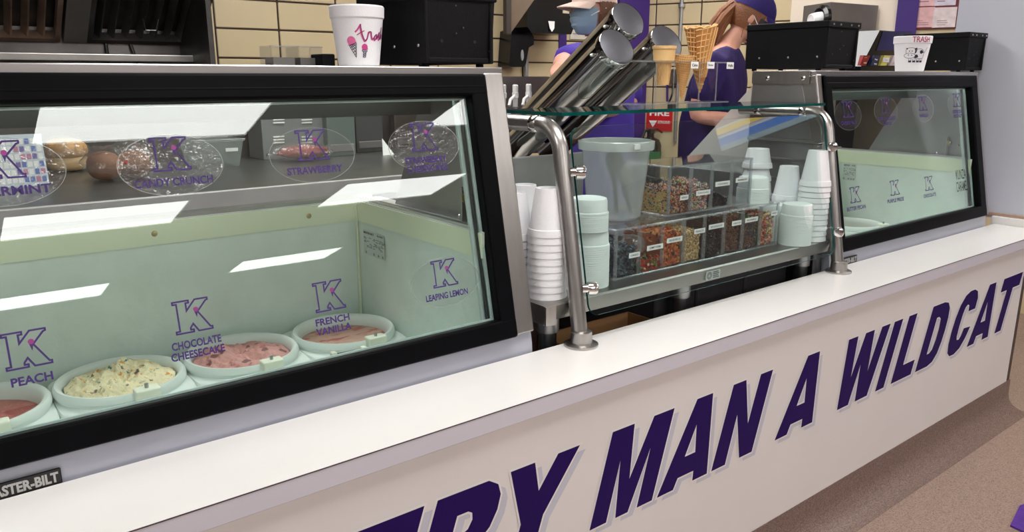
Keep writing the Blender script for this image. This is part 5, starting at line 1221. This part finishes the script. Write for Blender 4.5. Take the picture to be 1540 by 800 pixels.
tag(MB().tube([(q.x, q.y, .9), (q.x, q.y, ZC - .02)], .011, 12).tube([(q.x, q.y, RWP(1027, 9, .02).z - .01), (q.x, q.y, RWP(1027, 9, .02).z + .012)], .022, 12).build('conduit', MATS['galvanised conduit'], None, True), 'thin grey conduit on the side wall above the waffle cone', 'pipe')
q = RWP(1014, 118, .02)
t = thing('outlet_box', q, 'dark electrical outlet box with cables on the side wall', 'outlet')
MB().bbox(q.x - .03, q.x + .03, q.y - .03, q.y + .015, q.z - .035, q.z + .06, .004).build('box', mat('dark outlet', rgb(74, 66, 62), .5), t)
MB().tube([q, RWP(1013, 140, .02), RWP(1004, 163, .015)], .006, 8).build('cable', INK, t, True); MB().tube([RWP(1005, 125, .02), RWP(1005, 165, .02)], .007, 8).build('purple_cord', WPURP, t, True)
# ---- drinks station at right
a = PD(1209, 8, 4.48); b = PD(1250, 3, 4.24); c = PD(1321, 9, 4.45); d4 = (a + c) * .5 + (a + c - b * 2) * .25
t = thing('cup_dispenser_cabinet', (b.x, b.y, .8), 'steel cup cabinet with a black ring and foam cup', 'dispenser')
zt_ = b.z
MB().prism([(a.x, a.y), (b.x, b.y), (c.x, c.y), (d4.x, d4.y)], zt_, frame((0, 0, 0), (1, 0, 0), (0, 1, 0))).build('body', mat('mid steel', (.30, .29, .28), .5, .9, .12, 4), t)
n1 = Vector((a.y - b.y, b.x - a.x, 0)).normalized()
if n1.dot(CAM - b) < 0: n1 = -n1
ringc = PD(1226, 28, 4.3); ringc = ringc + n1 * ((Vector((b.x, b.y, 0)) - Vector((ringc.x, ringc.y, 0))).dot(n1))
MB().lathe([(.045, 0), (.074, 0), (.074, .020), (.058, .034), (.050, .034)], 28, axisM(ringc, n1), False, False, True).build('ring', DISP, t, True)
cu = thing('foam_cup', ringc, 'white foam cup poking out of the black ring', 'cup')
Mq = axisM(ringc + n1 * .005, (n1 + Vector((0, 0, -.12))).normalized()); MB().lathe([(.041, -.02), (.038, .05), (.034, .075), (.030, .077), (.028, .073)], 28, Mq, False, True).build('cup_body', FOAM, cu, True)
YD = .905
a = PY(1295, 100, YD); b = PY(1440, 48, YD)
t = thing('soda_fountain', ((a.x + b.x) / 2, YD + .1, .8), 'black soda fountain with a blue screen and brand labels', 'soda machine')
z0, z1 = PY(1310, 100, YD).z, PY(1330, 46, YD).z
P = [PY(1298, 100, YD).x, PY(1323, 46, YD).x]
MB().prism([(P[0] - .02, 0), (P[0] - .02, z0), (P[1], z1), (P[1] + .28, z1), (P[1] + .28, 0)], .11, frame((0, YD + .11, 0), (1, 0, 0), (0, 0, 1))).build('housing', DISP, t)
q = [PY(x, y, YD - .002) for x, y in ((1318, 76), (1328, 47), (1372, 47), (1372, 76))]
MB().add([(v.x, YD - .002, v.z) for v in q], [(0, 1, 2, 3)]).build('screen', mat('blue screen', rgb(10, 20, 84), .3, 0, .5, 6), t)
for i, (xa, col, nm) in enumerate(((1293, rgb(150, 36, 34), 'red'), (1309, rgb(24, 34, 80), 'blue'), (1324, rgb(226, 214, 110), 'yellow'), (1338, rgb(222, 210, 214), 'white'))):
    p0 = PY(xa, 98.5, YD - .012); p1 = PY(xa + 11.5, 83.5, YD - .012); sk = .014
    l = MB().add([(p0.x, YD - .012, p0.z), (p1.x - .004, YD - .012, p0.z), (p1.x + sk, YD - .02, p1.z), (p0.x + sk, YD - .02, p1.z), (p0.x, YD, p0.z), (p1.x - .004, YD, p0.z), (p1.x + sk, YD, p1.z), (p0.x + sk, YD, p1.z)], [(0, 1, 2, 3), (4, 7, 6, 5), (0, 4, 5, 1), (1, 5, 6, 2), (2, 6, 7, 3), (3, 7, 4, 0)]).build('valve_label', mat('label ' + nm, col, .35), t)
    xm = (p0.x + p1.x + sk) / 2; zm = (p0.z + p1.z) / 2; yy = YD - .0175
    if i == 1:
        r_ = .014
        MB().add([(xm + u, yy, zm + .006 + v) for u, v in arc(0, 0, r_, 10, 170, 12)], [tuple(range(13))]).build('emblem_top', mat('emblem red', rgb(200, 40, 50)), l)
        MB().add([(xm + u, yy, zm + .006 + v) for u, v in [(-r_, .001), (-.004, .003), (.006, -.002), (r_, .002), (r_ * .95, -.004), (.004, -.006), (-.006, -.002), (-r_ * .97, -.003)]], [tuple(range(8))]).build('emblem_wave', LABELW, l)
        mt = MB(); add_text(mt, 'PEPSI', frame((xm - .014, yy, zm - .02), (1, 0, 0), (0, 0, 1)), 0, 0, .026, .007, .02); mt.build('label_text', LABELW, l)
    elif i == 2:
        MB().box(p0.x + .006, p1.x + .004, yy - .001, yy, zm - .008, zm + .014).build('label_patch', LABELW, l); mt = MB(); add_text(mt, 'Tropicana', frame((xm - .013, yy - .002, zm - .002), (1, 0, 0), (0, 0, 1)), 0, 0, .026, .007, .01); mt.build('label_text', mat('green ink', rgb(40, 90, 50)), l)
    else:
        mt = MB(); mt.box(xm - .013, xm + .011, yy - .001, yy, zm + .012, zm + .016); mt.box(xm - .015, xm + .011, yy - .001, yy, zm - .014, zm - .008); mt.build('label_print', mat('pale print', rgb(226, 200, 180)), l)
# recipe cards on the side wall
for i, (xa, ya, xb, yb_, tint, lb) in enumerate(((1376, -40, 1405, 9, rgb(226, 180, 184), 'upper left pink picture card'), (1408, -40, 1437, 8, rgb(212, 206, 222), 'upper right pale picture card'), (1373, 12, 1403, 41, rgb(222, 176, 178), 'lower left pink picture card'), (1405, 12, 1436, 41, rgb(226, 212, 212), 'lower right pale picture card with printed text'))):
    sa, za = onR(xa, ya); sb, zb2 = onR(xb, yb_); ww, hh = sb - sa, za - zb2
    Mc = MR @ Matrix.Translation((sa, zb2, .022 * sgn)); t = thing('picture_card', RW0 + RWD * sa + Vector((0, 0, zb2)) + RWN * .022, lb + ' on the side wall', 'card', 'picture cards on the side wall')
    MB().box(0, ww, 0, hh, -.004 * sgn, 0, Mc).build('card', mat('card tint %d' % i, tint, .6, 0, .14, 26), t)
    mt = MB(); rnd = random.Random(i)
    for j in range(3): mt.box(ww * .2, ww * (.5 + .3 * rnd.random()), hh * (.12 + j * .1), hh * (.15 + j * .1), 0, .001 * sgn, Mc)
    mt.build('card_print', mat('card ink', rgb(150, 120, 130)), t)
sa, za = onR(1371, -44); sb, zb2 = onR(1438, 43)
Mc = MR @ Matrix.Translation((sa, zb2, .008 * sgn)); bd = MB().box(0, sb - sa, 0, za - zb2, 0, .010 * sgn, Mc).build('pin_board', mat('dark red board', rgb(110, 40, 44), .6, 0, .5, 8))
tag(bd, 'dark red board behind the four picture cards', 'board')

# backlit menu board hanging on the customer side (mirrored in the sneeze guard)
t = thing('menu_board', (7.0, -2.6, 2.0), 'backlit striped menu board hanging from the ceiling on the customer side', 'sign')
MB().box(7.003, 7.06, -3.66, -2.48, 1.98, 2.42).build('housing', DISP, t)
for z0, z1, c, st in ((1.99, 2.045, (.55, .75, .85), .8), (2.045, 2.125, (.05, .2, .65), 1.6), (2.125, 2.15, (.8, .8, .85), 1.2), (2.15, 2.165, (.6, .55, .8), 1.0), (2.165, 2.228, (.85, .6, .12), 1.8), (2.228, 2.245, (.9, .9, .85), 1.4), (2.245, 2.41, (.75, .5, .5), .8)):
    MB().box(6.999, 7.003, -3.65, -2.49, z0, z1).build('lit_stripe', emit('lit stripe %.3f' % z0, c, st * 1.6), t)
for y in (-3.4, -2.7): MB().tube([(7.03, y, 2.42), (7.03, y, ZC)], .006, 8).build('hanger', STEEL, t)
# ================================================================== PEOPLE
SKIN = mat('skin', rgb(214, 158, 136), .5, 0, .06, 12, sss=.15)
def skin_mesh(nodes, edges, sub=1):
    me = bpy.data.meshes.new('sk'); keys = list(nodes); idx = {k_: i for i, k_ in enumerate(keys)}
    me.from_pydata([nodes[k_][0] for k_ in keys], [(idx[a], idx[b]) for a, b in edges], [])
    o = bpy.data.objects.new('sk', me); COL.objects.link(o)
    md = o.modifiers.new('s', 'SKIN'); md.use_smooth_shade = True
    for i, k_ in enumerate(keys):
        r = nodes[k_][1]; me.skin_vertices[0].data[i].radius = r if isinstance(r, tuple) else (r, r)
    me.skin_vertices[0].data[0].use_root = True
    if sub: sb = o.modifiers.new('d', 'SUBSURF'); sb.levels = sub; sb.render_levels = sub
    dg = bpy.context.evaluated_depsgraph_get(); m2 = bpy.data.meshes.new_from_object(o.evaluated_get(dg))
    mb = MB().add([v.co.copy() for v in m2.vertices], [tuple(p.vertices) for p in m2.polygons])
    bpy.data.objects.remove(o); bpy.data.meshes.remove(me); bpy.data.meshes.remove(m2); return mb
def fuse(name, mb, m, parent, vox=.009):
    me = bpy.data.meshes.new('fz'); me.from_pydata(mb.v, [], mb.f); o = bpy.data.objects.new('fz', me); COL.objects.link(o)
    r = o.modifiers.new('r', 'REMESH'); r.mode = 'VOXEL'; r.voxel_size = vox; r.use_smooth_shade = True
    s = o.modifiers.new('s', 'SMOOTH'); s.factor = .5; s.iterations = 4
    dg = bpy.context.evaluated_depsgraph_get(); m2 = bpy.data.meshes.new_from_object(o.evaluated_get(dg))
    out = MB().add([v.co.copy() for v in m2.vertices], [tuple(p.vertices) for p in m2.polygons])
    bpy.data.objects.remove(o); bpy.data.meshes.remove(me); bpy.data.meshes.remove(m2)
    return out.build(name, m, parent, True, ang=180)
def head_mb(c, f, u):
    """c centre, f facing, u crown direction"""
    f = f.normalized(); u = (u - f * u.dot(f)).normalized(); s = f.cross(u); mb = MB(); vs = []; fs = []; n, nr = 32, 24
    for j in range(nr + 1):
        ph = -math.pi / 2 + math.pi * j / nr
        for i in range(n):
            a = 2 * math.pi * i / n; x, y, z = math.cos(ph) * math.cos(a), math.cos(ph) * math.sin(a), math.sin(ph)
            w = .074 * (1 - .22 * max(0, -z) ** 1.5); d = .096 - (.012 * max(0, -z) if x < 0 else 0)
            px = x * d + (.010 * max(0, -z) * max(0, x)); py = y * w; pz = z * .115
            nose = math.exp(-((y / .18) ** 2) - ((z + .12) / .22) ** 2) * max(0, x) ** 3; px += .022 * nose
            px -= .006 * math.exp(-((abs(y) - .35) / .16) ** 2 - ((z - .05) / .12) ** 2) * max(0, x)
            vs.append(c + f * px + s * py + u * pz)
    for j in range(nr):
        for i in range(n): k_ = (i + 1) % n; fs.append((j * n + i, j * n + k_, (j + 1) * n + k_, (j + 1) * n + i))
    mb.add(vs, fs)
    for sg_ in (-1, 1):
        e = c + s * (.075 * sg_) - f * .008 - u * .012
        el = ellip((0, 0, 0), (1, 1, 1), 12, 8)
        mb.add([e + f * (v.x * .018) + s * (v.y * .008) + u * (v.z * .032) for v in el.v], el.f)
    return mb, s
def hand(nodes, edges, pre, wrist, d, up):
    d = d.normalized(); sd = d.cross(up).normalized()
    nodes[pre + 'p0'] = (wrist + d * .035, .024); nodes[pre + 'p1'] = (wrist + d * .075, .026); edges += [(pre + 'w', pre + 'p0'), (pre + 'p0', pre + 'p1')]
    for i, (o_, L) in enumerate(((-.026, .062), (-.009, .072), (.009, .068), (.025, .054))):
        b = wrist + d * .085 + sd * o_; k1 = b + d * L * .5 - up * .008; k2 = b + d * L - up * .026
        for q, (pt, r) in enumerate(((b, .0095), (k1, .009), (k2, .0075))): nodes[f'{pre}f{i}{q}'] = (pt, r)
        edges += [(pre + 'p1', f'{pre}f{i}0'), (f'{pre}f{i}0', f'{pre}f{i}1'), (f'{pre}f{i}1', f'{pre}f{i}2')]
    nodes[pre + 't0'] = (wrist + d * .045 - sd * .034 - up * .005, .010); nodes[pre + 't1'] = (wrist + d * .085 - sd * .052 - up * .012, .009)
    edges += [(pre + 'p0', pre + 't0'), (pre + 't0', pre + 't1')]
def person(label, J, f, u, hc, shirt_m, shirt_ends):
    root = thing('person', (J['pel'].x, J['pel'].y, 0), label, 'person')
    N, E = {}, []
    N['pel'] = (J['pel'], .125); N['sp'] = (J['sp'], .110); N['ch'] = (J['ch'], .125); N['nk0'] = (J['nk'] - (J['nk'] - J['ch']).normalized() * .03, .062); N['nk'] = (J['nk'], .052); N['hb'] = (hc - u * .06 - f * .02, .050)
    E += [('pel', 'sp'), ('sp', 'ch'), ('ch', 'nk0'), ('nk0', 'nk'), ('nk', 'hb')]
    for sd in 'ab':
        N[sd + 's'] = (J[sd + 's'], .058); N[sd + 'e'] = (J[sd + 'e'], .041); N[sd + 'm'] = ((J[sd + 'e'] * .45 + J[sd + 'w'] * .55), .037); N[sd + 'w'] = (J[sd + 'w'], .026)
        E += [('ch', sd + 's'), (sd + 's', sd + 'e'), (sd + 'e', sd + 'm'), (sd + 'm', sd + 'w')]
        hand(N, E, sd, J[sd + 'w'], J[sd + 'w'] - J[sd + 'e'], Vector((0, 0, 1)))
    sv = f.cross(Vector((0, 0, 1))).normalized()
    for sd, s_ in (('l', -1), ('r', 1)):
        h = J['pel'] + sv * (.09 * s_) - Vector((0, 0, .06)); fx = f.copy(); fx.z = 0; fx.normalize()
        N[sd + 'h'] = (h, .088); N[sd + 'k'] = (Vector((h.x, h.y, .48)) + fx * .02, .058); N[sd + 'a'] = (Vector((h.x, h.y, .09)), .042); N[sd + 'f'] = (Vector((h.x, h.y, .035)) + fx * .12, .032)
        E += [('pel', sd + 'h'), (sd + 'h', sd + 'k'), (sd + 'k', sd + 'a'), (sd + 'a', sd + 'f')]
    mb = skin_mesh(N, E); hm, s = head_mb(hc, f, u); mb.add(hm.v, hm.f)
    fuse('body', mb, SKIN, root, .0085)
    # shirt and trousers
    S, SE = {}, []
    S['pel'] = (J['pel'] - Vector((0, 0, .02)), .168); S['sp'] = (J['sp'], .155); S['ch'] = (J['ch'], .158); S['nk0'] = (J['nk'] - (J['nk'] - J['ch']).normalized() * .035, .078)
    SE += [('pel', 'sp'), ('sp', 'ch'), ('ch', 'nk0')]
    for sd in 'ab':
        S[sd + 's'] = (J[sd + 's'], .078); S[sd + 'x'] = (J[sd + 's'].lerp(J[sd + 'e'], shirt_ends), .072); SE += [('ch', sd + 's'), (sd + 's', sd + 'x')]
    fuse('shirt', skin_mesh(S, SE), shirt_m, root, .011)
    T, TE = {'pel': (J['pel'] - Vector((0, 0, .05)), .140)}, []
    for sd in 'lr':
        T[sd + 'h'] = (N[sd + 'h'][0], .104); T[sd + 'k'] = (N[sd + 'k'][0], .078); T[sd + 'a'] = (N[sd + 'a'][0] + Vector((0, 0, .03)), .062); TE += [('pel', sd + 'h'), (sd + 'h', sd + 'k'), (sd + 'k', sd + 'a')]
    fuse('trousers', skin_mesh(T, TE), mat('dark trousers', rgb(40, 42, 52), .8), root, .012)
    for s_ in (-1, 1):
        e = hc + f * .082 + s * (.032 * s_) + u * .010
        ellip(e, (.012, .012, .012), 12, 8).build('eye', mat('eye white', rgb(225, 222, 216), .3), root, True)
    return root, s
def cap_mb(hc, f, u, s, brim=True):
    mb = MB(); n = 32; vs = []; fs = []
    for j in range(9):
        ph = math.pi / 2 * j / 8
        for i in range(n):
            a = 2 * math.pi * i / n
            vs.append(hc + u * (.022 + .104 * math.sin(ph)) + f * (.104 * math.cos(ph) * math.cos(a) - .004) + s * (.084 * math.cos(ph) * math.sin(a)))
    for j in range(8):
        for i in range(n): k_ = (i + 1) % n; fs.append((j * n + i, j * n + k_, (j + 1) * n + k_, (j + 1) * n + i))
    mb.add(vs, fs); br = MB()
    vs = []; fs = []
    for j in range(2):
        for i in range(17):
            a = R(-62 + 124 * i / 16); r0, r1 = (.098, .175)
            for k_ in range(2):
                r = r0 if k_ == 0 else r1 - .028 * (abs(i - 8) / 8) ** 2
                vs.append(hc + f * (r * math.cos(a) * (1 if k_ == 0 else 1.02)) + s * (.086 * math.sin(a) / math.sin(R(62)) * (1 if k_ == 0 else .92)) + u * (.030 - (.022 if k_ else 0) - .010 * (abs(i - 8) / 8) ** 2 - j * .004))
    for i in range(16): fs.append((2 * i, 2 * i + 1, 2 * i + 3, 2 * i + 2)); b_ = 34; fs.append((b_ + 2 * i, b_ + 2 * i + 2, b_ + 2 * i + 3, b_ + 2 * i + 1)); fs.append((2 * i + 1, b_ + 2 * i + 1, b_ + 2 * i + 3, 2 * i + 3))
    br.add(vs, fs); return mb, br
def mask_mb(hc, f, u, s, g=1.05):
    mb = MB(); vs = []; fs = []; nx, nz = 20, 12
    for j in range(nz + 1):
        z = -.105 + .108 * j / nz
        for i in range(nx + 1):
            a = R(-72 + 144 * i / nx); t_ = j / nz
            bul = .016 * math.cos(a) ** 2 * math.sin(math.pi * min(1, .25 + t_ * .75)) + .003 * math.sin(t_ * 26)
            zz = max(-1, z / .115); rr_ = math.sqrt(max(.08, 1 - zz * zz * .8))
            vs.append(hc + f * ((.097 * rr_ + .008 + bul) * math.cos(a)) + s * ((.079 * rr_ * (1 - .12 * max(0, -zz))) * math.sin(a) * g) + u * z)
    for j in range(nz):
        for i in range(nx): b_ = j * (nx + 1) + i; fs.append((b_, b_ + 1, b_ + nx + 2, b_ + nx + 1))
    mb.add(vs, fs); n = len(mb.v); mb.v += [v - f * .004 for v in mb.v[:n]]; mb.f += [tuple(q + n for q in reversed(q_)) for q_ in fs]
    return mb
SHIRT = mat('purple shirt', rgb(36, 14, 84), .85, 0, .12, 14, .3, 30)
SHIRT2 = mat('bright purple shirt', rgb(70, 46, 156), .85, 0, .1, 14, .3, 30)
# --- worker in the purple cap, bent over to the right
f = (RT * .92 - FW * .12 + Vector((0, 0, -.55))).normalized(); u = (Vector((0, 0, .92)) + RT * .45).normalized()
D = 3.1
J = dict(pel=PD(1062, 300, 3.66), sp=PD(1062, 205, 3.60), ch=PD(1078, 122, 3.55), nk=PD(1098, 62, 3.55), **{'as': PD(1076, 98, 3.38), 'ae': PD(1042, 176, 3.40), 'aw': PD(1130, 182, 3.36), 'bs': PD(1094, 96, 3.72), 'be': PD(1100, 190, 3.78), 'bw': PD(1170, 186, 3.70)})
hc = PD(1131, 27, 3.55)
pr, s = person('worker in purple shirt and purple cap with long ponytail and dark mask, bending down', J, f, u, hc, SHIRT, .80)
cm, bm_ = cap_mb(hc, f, u, s); PCAP = mat('purple cap cloth', rgb(36, 20, 96), .85, 0, .1, 20, .2, 60)
cp_ = cm.build('cap', PCAP, pr, True); bm_.build('cap_brim', PCAP, cp_, True)
mask_mb(hc, f, u, s).build('face_mask', mat('dark mask cloth', rgb(62, 56, 66), .85), pr, True)
HAIR = mat('auburn hair', rgb(136, 84, 50), .5, 0, .3, 6, .5, 120, stretch=(1, 1, 1))
# hair cap under the hat, sides and nape
hv = MB(); vs = []; fs = []; n = 30
for j in range(11):
    z = .055 - .125 * j / 10
    for i in range(n + 1):
        a = R(62 + 236 * i / n); zz = z / .115; rr_ = math.sqrt(max(.15, 1 - zz * zz)); k_ = 1.09 - .10 * (j / 10) ** 2
        vs.append(hc + f * (.096 * rr_ * math.cos(a) * k_ - .002) + s * (.076 * rr_ * math.sin(a) * k_) + u * z)
for j in range(10):
    for i in range(n): b_ = j * (n + 1) + i; fs.append((b_, b_ + 1, b_ + n + 2, b_ + n + 1))
hv.add(vs, fs).build('hair', HAIR, pr, True)
back = hc - f * .10 + u * .005
pts = [back, PD(1100, 12, 3.54), PD(1086, 26, 3.52), PD(1073, 46, 3.51), PD(1064, 66, 3.50), PD(1060, 84, 3.50)]
pt_ = MB(); rnd = random.Random(4)
for k_ in range(16):
    o_ = Vector((rnd.gauss(0, .008), rnd.gauss(0, .008), rnd.gauss(0, .008)))
    pt_.tube([p_ + o_ * (1 + .5 * i) for i, p_ in enumerate(pts)], [.012, .015, .014, .012, .009, .003], 7)
pt_.build('ponytail', HAIR, pr, True)
MB().lathe([(.020, -.006), (.024, 0), (.020, .006)], 14, axisM(back.lerp(pts[1], .3), pts[1] - back), False, False, False).build('hair_tie', mat('pale hair tie', rgb(210, 190, 170)), pr, True)
for k_ in range(1):
    a_ = hc + s * (.077 if (hc + s - CAM).length < (hc - s - CAM).length else -.077) - u * .02
    MB().tube([a_ - f * .01 * k_ - u * .02, a_ - f * (.02 + .012 * k_) - u * .06, a_ - f * (.01 + .02 * k_) - u * .09], .0025, 5).build('loose_lock', HAIR, pr, True)
sd_ = s if (hc + s - CAM).length < (hc - s - CAM).length else -s
MB().tube([hc + sd_ * .080 - f * .005 - u * .005, hc + sd_ * .079 + f * .03 - u * .03, hc + sd_ * .070 + f * .05 - u * .05], .002, 6).build('mask_strap', mat('white strap', rgb(222, 222, 222)), pr, True)
MB().lathe([(.003, 0), (.0035, .002), (.001, .004)], 8, axisM(hc + sd_ * .085 - f * .006 - u * .045, sd_)).build('earring', CHROME, pr, True)
# --- worker in the beige cap
f = (-RT * .85 - FW * .45 + Vector((0, 0, -.12))).normalized(); u = Vector((0, 0, 1)) + f * .1
D = 3.3
J = dict(pel=PD(910, 330, 3.42), sp=PD(908, 220, 3.40), ch=PD(906, 122, 3.38), nk=PD(904, 66, 3.36), **{'as': PD(878, 88, 3.22), 'ae': PD(846, 93, 3.04), 'aw': PD(842, 100, 2.84), 'bs': PD(938, 92, 3.50), 'be': PD(948, 158, 3.40), 'bw': PD(900, 170, 3.14)})
hc = PD(893, 14, 3.32)
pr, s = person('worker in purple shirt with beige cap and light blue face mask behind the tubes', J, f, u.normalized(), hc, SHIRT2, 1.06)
u = (u - f * u.dot(f)).normalized()
cm, bm_ = cap_mb(hc, f, u, s); BCAP = mat('beige cap cloth', rgb(222, 196, 182), .85, 0, .05, 20, .2, 60)
cp_ = cm.build('cap', BCAP, pr, True); bm_.build('cap_brim', BCAP, cp_, True)
mask_mb(hc, f, u, s, 1.04).build('face_mask', mat('light blue mask', rgb(140, 164, 182), .8, 0, .04, 30), pr, True)
hv = MB(); vs = []; fs = []
for j in range(13):
    z = .05 - .16 * j / 12
    for i in range(n + 1):
        a = R(75 + 210 * i / n); zz = max(-.9, z / .115); rr_ = math.sqrt(max(.35, 1 - zz * zz)); k_ = 1.10
        vs.append(hc + f * (.096 * rr_ * math.cos(a) * k_ - .004) + s * (.078 * rr_ * math.sin(a) * k_) + u * z)
for j in range(12):
    for i in range(n): b_ = j * (n + 1) + i; fs.append((b_, b_ + 1, b_ + n + 2, b_ + n + 1))
hv.add(vs, fs).build('hair', mat('brown hair', rgb(104, 66, 44), .5, 0, .3, 8, .5, 120), pr, True)
sd_ = s if (hc + s - CAM).length < (hc - s - CAM).length else -s
MB().tube([hc + sd_ * .084 - f * .008, hc + sd_ * .078 + f * .03 - u * .016, hc + sd_ * .064 + f * .055 - u * .03], .0028, 6).build('mask_strap', MATS['white strap'], pr, True)
